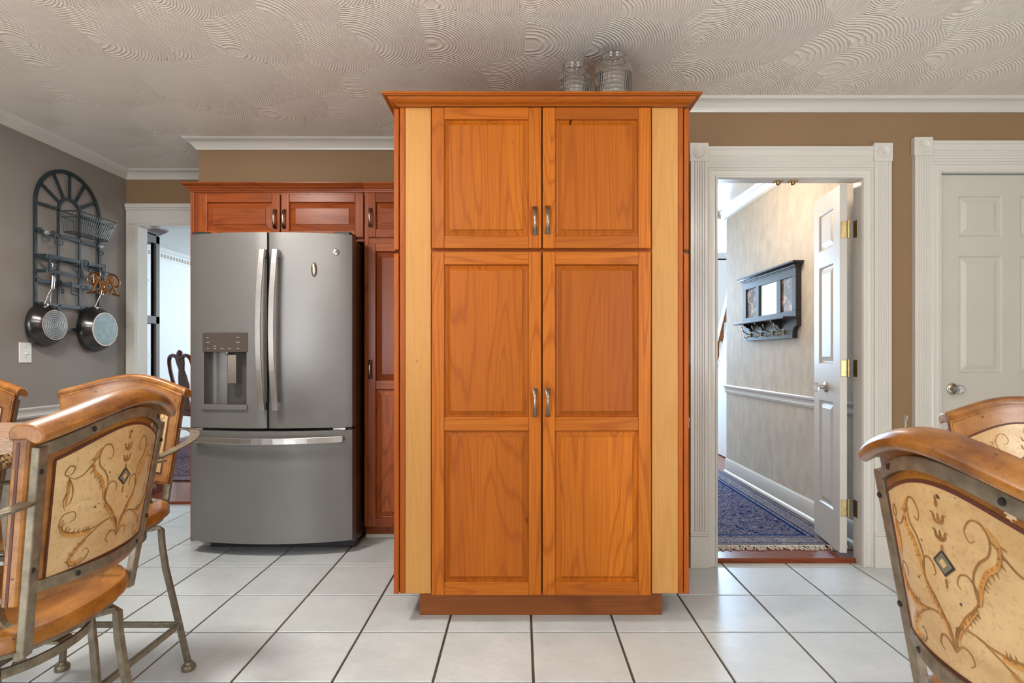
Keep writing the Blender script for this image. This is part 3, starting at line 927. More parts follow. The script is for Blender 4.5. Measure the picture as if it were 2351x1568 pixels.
ZD0, ZD1 = .708, 1.782
SX = xpx(615, 3.036)
dd = 3.07
hole = (xpx(468, dd), xpx(573, dd), zpx(935, dd), zpx(806, dd))
mb = MB(); bowed(mb, FX0, SX - .006, ZD0, ZD1, hole=hole, n=14)
ld = mb.build('left_door', M['slate'], fr, smooth=True)
mb = MB(); bowed(mb, SX + .006, FX1, ZD0, ZD1)
rd = mb.build('right_door', M['slate'], fr, smooth=True)
mb = MB(); bowed(mb, FX0, FX1, .075, ZD0 - .016, n=20)
fz = mb.build('freezer_drawer', M['slate'], fr, smooth=True)
MB().box(FX0 + .01, FX1 - .01, FY + .02, FY + .09, ZD0 - .02, ZD0 + .01).box(SX - .02, SX + .02, FY - .02, FY + .085, ZD0, ZD1 - .01).build('door_gasket', M['black'], fr)
mb = MB().box(FX0 + .06, FX1 - .01, FY + .095, FY + .14, .006, .08)
mb.build('base_grille', M['black'], fr, .004)
for x, y in ((FX0 + .12, FY + .17), (FX1 - .12, FY + .17), (FX0 + .12, 3.85), (FX1 - .12, 3.85)):
    MB().lathe([(.02, 0), (.02, .02), (.012, .022), (.012, .04)], (x, y, 0), 'Z', 12).build('foot', M['black'], fr)
for a, b2 in ((FX0 + .01, FX0 + .10), (FX1 - .10, FX1 - .01)):
    MB().box(a, b2, FY + .0, FY + .14, 1.782, 1.80).build('hinge_cover', M['black'], fr, .004)
    MB().box(a, b2 - .02, FY - .02, FY + .04, ZD0 - .014, ZD0 - .002).build('center_hinge', M['steel'], fr, .002)


def bar_handle(parent, pts, wdir, w_, t_, foot_dir, y_feet):
    m = MB(); m.strap(pts, w_, t_, wdir)
    for i in (0, -1):
        p = pts[i]; q = pts[1 if i == 0 else -2]
        d3 = (Vector(q) - Vector(p)).normalized()
        c3 = Vector(p) + d3 * .02
        fy = y_feet(c3.x)
        if abs(d3.z) > .5: m.box(c3.x - .008, c3.x + .010, c3.y, fy + .004, c3.z - .022, c3.z + .022)
        else: m.box(c3.x - .022, c3.x + .022, c3.y, fy + .004, c3.z - .008, c3.z + .010)
    return m.build('handle', M['steel'], parent, .0025)


def front(x): return FY - fbulge(x)


n = 12
zt, zb2 = zpx(571, 2.99), zpx(942, 2.99)
for parent, xt in ((ld, xpx(598, 2.975)), (rd, xpx(628, 2.975))):
    pts = []
    for i in range(n + 1):
        t = i / n
        z = zt + (zb2 - zt) * t
        off = .040 + .022 * (1 - (2 * t - 1) ** 2)
        pts.append((xt - .012 * (1 - (2 * t - 1) ** 2), front(xt) - off, z))
    bar_handle(parent, pts, (1, 0, 0), .030, .014, 'y', front)
pts = []
zf = zpx(1011, 3.0)
xa, xb = xpx(445, 3.05), xpx(786, 3.05)
for i in range(15):
    t = i / 14
    x = xa + (xb - xa) * t
    pts.append((x, front(x) - .038 - .014 * (1 - (2 * t - 1) ** 2), zf - .004 * (1 - (2 * t - 1) ** 2)))
bar_handle(fz, pts, (0, 0, 1), .034, .014, 'y', front)

# dispenser
dy = front((hole[0] + hole[1]) / 2)
hx0, hx1, hz0, hz1 = hole
mb = MB()
n = 10
prof = []
for i in range(n + 1):
    a = PI * i / n
    prof.append((hx0 + (hx1 - hx0) * (1 - math.cos(a)) / 2, front(hx0 if i < n / 2 else hx1) + .004 + .075 * math.sin(a) ** .6))
o = len(mb.v)
for u, v2 in prof:
    mb.v += [(u, v2, hz0), (u, v2, hz1)]
for i in range(n): mb.f.append((o + 2 * i, o + 2 * i + 2, o + 2 * i + 3, o + 2 * i + 1))
mb.add([(u, v2, hz1) for u, v2 in prof], [tuple(range(n + 1))])
mb.add([(u, v2, hz0) for u, v2 in prof], [tuple(range(n + 1))])
mb.build('dispenser_recess', M['slate_dark'], ld, smooth=True)
cpz0, cpz1 = zpx(808, dd), zpx(764, dd)
cx0, cx1 = xpx(465, dd), xpx(576, dd)


def plate(mb, x0, x1, z0, z1, proud, n=6):
    """plate that follows the bow of the door"""
    rings = []
    for i in range(n + 1):
        x = x0 + (x1 - x0) * i / n
        y = front(x)
        rings.append([(x, y - proud, z0), (x, y + .01, z0), (x, y + .01, z1), (x, y - proud, z1)])
    return mb.rings(rings)


cp = plate(MB(), cx0, cx1, cpz0, cpz1, .006).build('control_panel', M['slate_gloss'], ld, .002)
mk = MB()
pxs = (484, 493)
for x, y, wd in ((479, 775, 6), (481, 786, 8), (480, 800, 5), (498, 795, 7), (498, 800, 6), (516, 800, 8), (534, 800, 6), (554, 775, 7), (555, 786, 10), (555, 800, 5)):
    X = xpx(x, dd); Z = zpx(y, dd)
    mk.box(X - wd / 2 * .0024, X + wd / 2 * .0024, front(X) - .0068, front(X) - .0058, Z - .0012, Z + .0012)
mk.build('button_markings', M['marking'], cp, kind='stuff')
plate(MB(), xpx(464, dd), xpx(576, dd), zpx(940, dd), zpx(928, dd), .014).build('drip_tray', M['slate'], ld, .003)
px0, px1 = xpx(527, dd), xpx(547, dd)
MB().box(px0, px1, front(px0) + .000, front(px0) + .008, zpx(880, dd), zpx(815, dd)).build('paddle', M['nickel'], ld, .003, label='bright metal dispenser paddle')
sx = xpx(521, dd)
MB().lathe([(.012, 0), (.011, -.012), (.006, -.022), (.005, -.028)], (sx, front(sx) + .022, hz1), 'Z', 14).build('spout', M['steel'], ld, smooth=True)
# round badge with a script monogram
bx, bz = xpx(771, 3.085), zpx(579, 3.085)
by = front(bx)
bd = MB().lathe([(.021, .0), (.021, -.002), (.019, -.0035), (.0175, -.0025), (.001, -.0025)], (bx, by, bz), 'Y', 32).build('badge', M['chrome'], rd, smooth=True)
cu = bpy.data.curves.new('badge_letters', 'FONT')
cu.body = 'GE'; cu.size = .021; cu.extrude = .0008; cu.shear = .35; cu.align_x = 'CENTER'; cu.align_y = 'CENTER'; cu.space_character = .82
to = bpy.data.objects.new('badge_letters', cu)
COL.objects.link(to)
deps = bpy.context.evaluated_depsgraph_get()
me = bpy.data.meshes.new_from_object(to.evaluated_get(deps))
bpy.data.objects.remove(to)
lt = bpy.data.objects.new('badge_letters', me)
COL.objects.link(lt)
me.materials.append(M['slate_dark'])
lt.parent = bd
lt.location = (bx - ORG['refrigerator'][0], by - .003 - ORG['refrigerator'][1], bz)
lt.rotation_euler = (PI / 2, 0, 0)
# oval magnet
mx, mz = xpx(722, 3.06), zpx(619.5, 3.06)
my = front(mx)
mb = MB()
rings = []
for i in range(9):
    a = PI / 2 * i / 8
    rings.append([(mx + .0155 * math.cos(a) * math.cos(2 * PI * j / 28), my - .0005 - .012 * math.sin(a), mz + .041 * math.cos(a) * math.sin(2 * PI * j / 28)) for j in range(28)][:28])
rings[-1] = [(mx + .0004 * math.cos(2 * PI * j / 28), my - .0125, mz + .001 * math.sin(2 * PI * j / 28)) for j in range(28)]
mb.rings(rings)
tag(mb.build('oval_magnet', M['nickel'], smooth=True, origin=(mx, my, mz)), 'shiny oval metal magnet on the right fridge door below the badge', 'magnet')

# ------------------------------------------------------------------ wrought iron pot rack on the left wall
RX = XL + .012
rk = thing('pot_rack', 'dark iron arched pot rack with fan top on the left wall', 'pot rack', (XL, 3.51, 1.27))
UC, AZC, AR = 3.5115, 2.012, .2495


def bar(mb, u0, z0, u1, z1, w_=.017, t_=.008, x=RX):
    mb.strap([(x, u0, z0), (x, u1, z1)], w_, t_, (0, z1 - z0, -(u1 - u0)))


for u in (3.262, 3.761):
    m = MB(); bar(m, u, 1.27, u, AZC, .019, .010); m.build('stile', M['rack_metal'], rk)
for u in (3.425, 3.590):
    m = MB(); bar(m, u, 1.27, u, AZC, .015); m.build('stile', M['rack_metal'], rk)
for r_, nm, w_ in ((AR, 'outer_arch', .021), (.083, 'inner_arch', .017)):
    m = MB()
    pts = [(RX, UC + r_ * math.cos(PI * i / 24), AZC + r_ * math.sin(PI * i / 24)) for i in range(25)]
    m.strap(pts, w_, .010, [(0, math.cos(PI * i / 24), math.sin(PI * i / 24)) for i in range(25)])
    m.build(nm, M['rack_metal'], rk)
for k in range(7):
    a = PI * k / 6
    m = MB(); bar(m, UC + .083 * math.cos(a), AZC + .083 * math.sin(a), UC + AR * math.cos(a), AZC + AR * math.sin(a), .016)
    m.build('spoke', M['rack_metal'], rk)
for z in (1.846, 1.698, 1.552, 1.415, 1.272):
    m = MB(); bar(m, 3.262, z, 3.761, z, .021, .007, RX + .008)
    for u in (3.425, 3.59): m.lathe([(.005, 0), (.004, .004), (.001, .005)], (RX + .0115, u, z), 'X', 8)
    m.build('cross_rail', M['rack_metal'], rk)
# double-band bracket standing off the rack
bk = MB()
BX = -2.765
for z in (1.692, 1.603):
    bk.strap([(RX + .01, 3.245, z), (BX - .01, 3.245, z), (BX, 3.255, z), (BX, 3.47, z), (BX, 3.655, z), (BX - .006, 3.672, z), (BX - .02, 3.678, z), (RX + .01, 3.678, z)], .020, .006, (0, 0, 1))
for u in (3.252, 3.49, 3.664): bk.strap([(BX + .002, u, 1.60), (BX + .002, u, 1.70)], .018, .006, (0, 1, 0))
bk.strap([(RX + .01, 3.49, 1.692), (BX, 3.49, 1.692)], .016, .006, (0, 0, 1))
bk.build('bracket', M['rack_metal'], rk)
# wire basket hung on the rack
bs = thing('wire_basket', 'small black wire basket hooked on the pot rack under the fan', 'basket', (XL, 3.59, 1.877))


def basket_loop(z, y0, y1, out):
    return [(RX + .016, y0, z), (RX + .016 + out - .02, y0, z), (RX + .016 + out, y0 + .025, z), (RX + .016 + out, y1 - .025, z), (RX + .016 + out - .02, y1, z), (RX + .016, y1, z)]


top = basket_loop(2.0, 3.42, 3.765, .115)
mid = basket_loop(1.965, 3.428, 3.757, .105)
bot = basket_loop(1.877, 3.45, 3.735, .075)
m = MB(); m.tube(top, .0035, 6, closed=True); m.tube(bot, .003, 6, closed=True); m.tube(mid, .0022, 6, closed=True)
m.build('rim', M['rack_metal'], bs)


def along(pl, t):
    L = [(Vector(pl[i + 1]) - Vector(pl[i])).length for i in range(len(pl) - 1)]
    s = t * sum(L)
    for i, l in enumerate(L):
        if s <= l + 1e-9: return Vector(pl[i]).lerp(Vector(pl[i + 1]), s / l)
        s -= l
    return Vector(pl[-1])


for i in range(29):
    t = i / 28
    MB().tube([along(top, t), along(bot, t)], .0021, 5).build('wire', M['rack_metal'], bs)
m = MB()
for i in range(9):
    y = 3.46 + i * .0335
    m.tube([(RX + .016, y, 1.877), (RX + .016 + .074, y, 1.877)], .0016, 5)
m.build('bottom_wires', M['rack_metal'], bs, kind='stuff')


def hook(label, x, y, z, ln=.075, open_=.022, yaw=0.0, up=.012):
    """S hook of round wire hung over a bar at (x, y, z)"""
    pts = []
    for i in range(7): a = PI - PI * i / 6; pts.append((up * math.cos(a), up * math.sin(a)))
    pts += [(up, -.01), (up - .004, -ln * .5)]
    for i in range(9): a = PI * .95 - PI * 1.15 * i / 8 + PI; pts.append((up - .004 + open_ + open_ * math.cos(a), -ln * .62 + open_ * math.sin(a)))
    P = [(x + (u - up * .0) * math.cos(yaw), y + u * math.sin(yaw), z + v2) for u, v2 in pts]
    o = MB().tube(P, .0026, 6).build('pan_hook', M['rack_metal'], smooth=True, origin=(x, y, z))
    return tag(o, label, 'hook', 'hooks on the pot rack')


xr = RX + .008
hook('iron hook at the left end of the rack rail below the basket', xr, 3.285, 1.853, yaw=.6)
hook('open iron hook on the upper rail between the first and second stile', xr + .002, 3.375, 1.853, yaw=.9)
hook('iron hook on the upper rail near the right stile', xr, 3.715, 1.853, yaw=1.2)
hook('iron hook holding the handle of the left frying pan', xr, 3.335, 1.705, ln=.09, yaw=1.0)
hook('iron hook hanging on the lower rail beside the left pan handle', xr, 3.435, 1.559, yaw=-.6)
hook('iron hook on the lower rail left of the bronze monogram', xr, 3.50, 1.559, yaw=.9)
hook('topmost iron hook at the outer corner of the bracket', BX, 3.672, 1.699, yaw=.5)
hook('lower iron hook at the outer corner of the bracket', BX, 3.655, 1.610, yaw=.5)
hook('iron hook on the middle bar of the bracket', BX, 3.505, 1.699, ln=.06, yaw=.8)
hook('iron hook beside the middle bar of the bracket', BX, 3.53, 1.699, ln=.07, yaw=1.1)
for lab, u in (('small glass knob at the left of the rack rail', 3.305), ('small glass knob at the right of the rack rail', 3.735)):
    o = MB().lathe([(.004, 0), (.004, .012), (.012, .015), (.015, .022), (.012, .03), (.002, .032)], (RX + .011, u, 1.84), 'X', 14).build('knob', M['crystal'], rk, smooth=True)


# frying pans hung with the base facing the room
def frying_pan(label, X, Y, Z, rr, rb, dep, base_mat, hl, tilt, hand_to):
    t = thing('frying_pan', label, 'pan', (X, Y, Z), 'frying pans hung on the pot rack')
    prof = [(.001, dep - .004), (rb * .9, dep - .004), (rr * .96, .004), (rr * .985, 0), (rr, -.001), (rr * 1.005, .003), (rb + (rr - rb) * .72, dep * .45), (rb * 1.09, dep * .80), (rb * 1.01, dep), (rb * .95, dep + .0015), (.001, dep + .0015)]
    MB().lathe(prof, (X, Y, Z), 'X', 48).build('body', M['pan_black'], t, smooth=True)
    MB().lathe([(rb * .955, dep + .001), (rb * .955, dep + .003), (rb * .90, dep + .0035), (.004, dep + .0035)], (X, Y, Z), 'X', 48).build('base_plate', base_mat, t, smooth=True)
    MB().lathe([(rb * 1.0, dep), (rb * .99, dep + .004), (rb * .955, dep + .004), (rb * .955, dep)], (X, Y, Z), 'X', 48).build('base_ring', M['copper'], t, smooth=True)
    # twin-strap handle rising to its hanging eye
    a = Vector((X + .012, Y, Z + rr * .97))
    b2 = Vector(hand_to)
    m = MB()
    mid = a.lerp(b2, .42) + Vector((.022, 0, 0))
    for s in (-1, 1):
        m.tube(crom([a + Vector((.006, s * .022, -.012)), a.lerp(mid, .6) + Vector((0, s * .008, 0)), mid], 5), .0042, 8)
    pts = crom([mid + Vector((-.002, 0, -.01)), mid, mid.lerp(b2, .5) + Vector((.008, 0, 0)), b2], 6)
    m.tube(pts, [.006 + .0045 * math.sin(PI * i / (len(pts) - 1)) for i in range(len(pts))], 10)
    ring = [(b2.x, b2.y + .009 * math.cos(2 * PI * i / 12), b2.z + .012 + .012 * math.sin(2 * PI * i / 12)) for i in range(12)]
    m.tube(ring, .003, 6, closed=True)
    m.lathe([(.012, 0), (.012, .006), (.004, .008)], (X + dep * .35, Y - .014, Z + rr * .90), 'X', 10)
    m.build('pan_handle', M['steel'], t, smooth=True, label='polished steel pan handle')
    return t


frying_pan('black frying pan with ringed copper-edged base on the left of the rack', -2.842, 3.307, 1.289, .131, .089, .062, M['pan_base'], .26, 0, (-2.80, 3.305, 1.635))
frying_pan('larger black frying pan with smooth pale base on the right of the rack', -2.842, 3.695, 1.282, .152, .112, .070, M['pan_plate'], .26, 0, (-2.79, 3.688, 1.635))

# bronze monogram trivet: two mirrored letters crossing, traced as strokes in its own plane
tc = (-2.695, 3.585, 1.572)
tr = thing('monogram_trivet', 'cast bronze interlaced letter trivet hung on the rack bracket', 'trivet', tc)
tr.rotation_euler = (0, 0, math.radians(72))


def stroke(mb, pts, r, n=5): mb.tube([(p[0], 0, p[1]) for p in crom([(a, b2, 0) for a, b2 in pts], n)], r, 7)


m = MB()
for s in (-1, 1):
    q = lambda L: [(s * a, b2) for a, b2 in L]
    stroke(m, q([(.010, -.062), (-.006, -.03), (-.030, .045)]), .0055)       # inner strokes of the crossing letters
    stroke(m, q([(.030, .050), (.052, -.005), (.078, -.060)]), .0065)
    stroke(m, q([(.000, -.064), (.028, .006), (.048, .052)]), .0055)
    stroke(m, q([(.036, -.052), (.050, -.030), (.062, .002), (.062, .055)]), .0055)
    stroke(m, q([(.030, .058), (.055, .066), (.085, .050), (.100, .020), (.092, -.005), (.070, -.012), (.062, -.004)]), .0055)
    stroke(m, q([(.036, -.052), (.020, -.038), (.002, -.005), (-.008, .020)]), .0045)
    m.strap([(s * .055, 0, -.063), (s * .102, 0, -.069)], .010, .012, (0, 1, 0))
    m.tube([(s * .036 + .007 * math.cos(2 * PI * i / 10), 0, -.062 + .007 * math.sin(2 * PI * i / 10)) for i in range(10)], .0025, 6, closed=True)
ORG[tr.name] = (0, 0, 0)
m.build('letters', M['bronze'], tr, smooth=True)
m = MB().tube([(0, 0, .02), (0, .0, .06), (0, .03, .095), (0, .058, .112), (0, .07, .122)], .0028, 6)
m.build('hanger_wire', M['rack_metal'], tr, smooth=True)

# wall switches
def switch(label, c, nrm):
    t = thing('light_switch', label, 'light switch', c)
    if nrm == 'X':
        MB().box(c[0], c[0] + .006, c[1] - .040, c[1] + .040, c[2] - .059, c[2] + .059).build('cover_plate', M['white_plastic'], t, .003)
        MB().box(c[0] + .005, c[0] + .016, c[1] - .006, c[1] + .006, c[2] - .010, c[2] + .004).build('toggle', M['white_plastic'], t, .002)
        for s in (-.03, .03): MB().lathe([(.004, 0), (.004, .0015), (.001, .002)], (c[0] + .006, c[1], c[2] + s), 'X', 8).build('screw', M['marking'], t)
    else:
        MB().box(c[0] - .040, c[0] + .040, c[1] - .006, c[1], c[2] - .059, c[2] + .059).build('cover_plate', M['white_plastic'], t, .003)
        MB().box(c[0] - .006, c[0] + .006, c[1] - .016, c[1] - .005, c[2] - .010, c[2] + .004).build('toggle', M['white_plastic'], t, .002)


switch('white toggle light switch on the left wall below the pans', (XL, 3.207, 1.124), 'X')
switch('white light switch plate half hidden between pantry and doorway casing', (.845, YB, 1.115), 'Y')


# ------------------------------------------------------------------ counter stools
SH = dict(wb=.156, wt=.190, yb=.184, yt=.238, zb=.558, zj=.684, zt=.953, zr=.978, zp=1.030, bul=.050)
SEAT_Z = .602


def lean(z): return SH['yb'] + (SH['yt'] - SH['yb']) * (z - SH['zb']) / (SH['zt'] - SH['zb'])
def hw(z): return SH['wb'] + (SH['wt'] - SH['wb']) * (z - SH['zb']) / (SH['zt'] - SH['zb'])
def arch(s): return .55 * (1 - s * s) + .45 * math.cos(PI * s / 2) ** 2
def topz(s): return SH['zr'] + (SH['zp'] - SH['zr']) * arch(s)
def bow(s): return SH['bul'] * (1 - s * s)


ZB0 = .655            # foot of the wooden back


def pan_pt(s, t, off):
    """point on the back: s across -1..1, t up 0..1, off = distance behind the front face"""
    z = ZB0 + (topz(s) - .012 - ZB0) * t
    return Vector((s * (hw(z) + .012), lean(z) + bow(s) - .030 + off, z))


TH = .026


def surf(mb, s0, s1, t0, t1, off0, off1, ns=14, nt=8, tfun=None):
    """slab following the back between two offsets"""
    rings = []
    for j in range(nt + 1):
        row0, row1 = [], []
        for i in range(ns + 1):
            s = s0 + (s1 - s0) * i / ns
            a, b2 = (t0, t1) if tfun is None else tfun(s)
            t = a + (b2 - a) * j / nt
            row0.append(pan_pt(s, t, off0)); row1.append(pan_pt(s, t, off1))
        rings.append(row0 + row1[::-1])
    return mb.rings(rings)


IN_S = .80


def inset_t(s): return .115, .80 + .045 * arch(s / IN_S * .9)


def design(u, v):
    """unit design square to back coordinates (u across half width, v up)"""
    s = u * IN_S
    a, b2 = inset_t(s)
    return s, a + (b2 - a) * v


def ribbon(mb, pts, w0, w1, off, n=5, mirror=True, side=1):
    C = crom([(a, b2, 0) for a, b2 in pts], n)
    for sgn in ((1, -1) if mirror else (1,)):
        P = [pan_pt(*design(sgn * c.x, c.y), off) for c in C]
        L = []
        k = len(P)
        for i in range(k):
            tg = (P[min(i + 1, k - 1)] - P[max(i - 1, 0)]).normalized()
            nn = Vector((-tg.z, 0, tg.x))
            t = i / (k - 1)
            wd = w0 + (w1 - w0) * t
            wd *= .35 + .65 * math.sin(PI * min(1, .15 + t * .85)) if w1 != w0 else .4 + .6 * math.sin(PI * t)
            L.append((P[i] + nn * wd / 2, P[i] - nn * wd / 2))
        o = len(mb.v)
        for a, b2 in L: mb.v += [tuple(a), tuple(b2)]
        for i in range(k - 1):
            mb.f.append((o + 2 * i, o + 2 * i + 1, o + 2 * i + 3, o + 2 * i + 2))


SCROLLS = [  # outline strokes of one half of the painted motif
    [(.02, .14), (.05, .22), (.16, .34), (.30, .44), (.33, .52), (.26, .58), (.17, .565), (.13, .51), (.17, .49)],
    [(.33, .45), (.30, .58), (.36, .68), (.46, .76), (.48, .85), (.42, .905), (.33, .89), (.27, .82), (.31, .775), (.36, .80)][::1],
    [(.48, .85), (.58, .80), (.68, .755), (.78, .76), (.84, .80)],
    [(.84, .80), (.89, .84), (.84, .885), (.78, .85), (.81, .81), (.85, .82)],
    [(.84, .79), (.83, .70), (.88, .61), (.85, .52)],
    [(.84, .79), (.79, .70), (.78, .62), (.82, .55)],
    [(.04, .26), (.22, .285), (.42, .27), (.62, .285), (.80, .33), (.90, .41), (.86, .49), (.74, .48), (.72, .42), (.79, .41)],
    [(.34, .27), (.52, .22), (.68, .15), (.76, .08), (.70, .03), (.56, .035), (.48, .085), (.53, .13), (.58, .105)],
    [(.00, .12), (.08, .17), (.17, .17), (.21, .12), (.16, .09)],
    [(.00, .12), (.04, .24), (.13, .30)],
]
LEAVES = [  # fuller amber strokes laid beside the outlines
    [(.33, .46), (.36, .57), (.42, .66), (.52, .74), (.54, .84), (.46, .90)],
    [(.30, .44), (.23, .38), (.12, .29), (.05, .19)],
    [(.48, .255), (.62, .27), (.78, .31), (.87, .38), (.85, .45)],
    [(.55, .205), (.68, .135), (.73, .08), (.66, .05), (.56, .06)],
    [(.84, .77), (.82, .70), (.83, .62), (.84, .55)],
]
TICKS = []
for base, n_, sg in (([(.36, .57), (.42, .66), (.52, .74), (.54, .84)], 8, 1), ([(.50, .26), (.62, .27), (.78, .31), (.87, .38)], 8, -1), ([(.60, .18), (.70, .12), (.73, .08), (.66, .05)], 6, -1), ([(.30, .44), (.23, .38), (.12, .29)], 7, -1)):
    C = crom([(a, b2, 0) for a, b2 in base], 6)
    for i in range(n_):
        c = C[int(i / (n_ - 1) * (len(C) - 2))]
        d = (C[min(len(C) - 1, int(i / (n_ - 1) * (len(C) - 2)) + 1)] - c).normalized()
        nr = Vector((-d.y, d.x, 0)) * sg
        TICKS.append([(c.x, c.y), (c.x + nr.x * -.03 + d.x * .025, c.y + nr.y * -.022 + d.y * .02), (c.x + nr.x * -.07 + d.x * .02, c.y + nr.y * -.045 + d.y * .015)])
DROPS = [(0, .93, .007), (0, .90, .009), (0, .665, .008), (0, .49, .008), (0, .465, .006)]


def decor(root, panel, off, sgn):
    """painted scrollwork on one face; sgn pushes the paint layers outward"""
    m = MB()
    for L in LEAVES: ribbon(m, L, .013, .011, off + sgn * .0004, 5)
    m.build('painted_leaves', M['paint_amber'], panel)
    m = MB()
    for L in SCROLLS: ribbon(m, L, .0034, .0024, off + sgn * .0007, 5)
    for L in TICKS: ribbon(m, L, .0036, .0018, off + sgn * .0009, 3)
    for u, v2, r in DROPS:
        c = pan_pt(*design(u, v2), off + sgn * .0007)
        m.add([c + Vector((r * .35 * math.cos(2 * PI * k / 8), 0, r * .6 * math.sin(2 * PI * k / 8))) for k in range(8)], [tuple(range(8))])
    for v2 in (.825, .735):                          # tulip-like drops above the diamond
        for sx in (-1, 1):
            ribbon(m, [(0, v2 - .03), (sx * .05, v2 - .012), (sx * .06, v2 + .016), (sx * .095, v2 + .022)], .006, .003, off + sgn * .0007, 4, mirror=False)
        ribbon(m, [(0, v2 - .035), (0, v2 + .025)], .008, .004, off + sgn * .0007, 4, mirror=False)
    m.build('painted_scrolls', M['paint_brown'], panel)
    def dia(r, o2): return [pan_pt(*design(u, .585 + v2), off + sgn * o2) for u, v2 in ((r, 0), (r / 2, r * .27), (0, r * .54), (-r / 2, r * .27), (-r, 0), (-r / 2, -r * .27), (0, -r * .54), (r / 2, -r * .27))]
    def fan(r, o2): return MB().add(dia(r, o2) + [pan_pt(*design(0, .585), off + sgn * o2)], [(k, (k + 1) % 8, 8) for k in range(8)])
    fan(.135, .0010).build('diamond_outline', M['paint_black'], panel)
    fan(.105, .0014).build('painted_diamond', M['paint_grey'], panel)
    fan(.050, .0018).build('diamond_center', M['stool_cream'], panel)


def superellipse(r, n, k=40):
    out = []
    for i in range(k):
        a = 2 * PI * i / k
        c, s = math.cos(a), math.sin(a)
        out.append((r * math.copysign(abs(c) ** (2 / n), c), r * math.copysign(abs(s) ** (2 / n), s)))
    return out


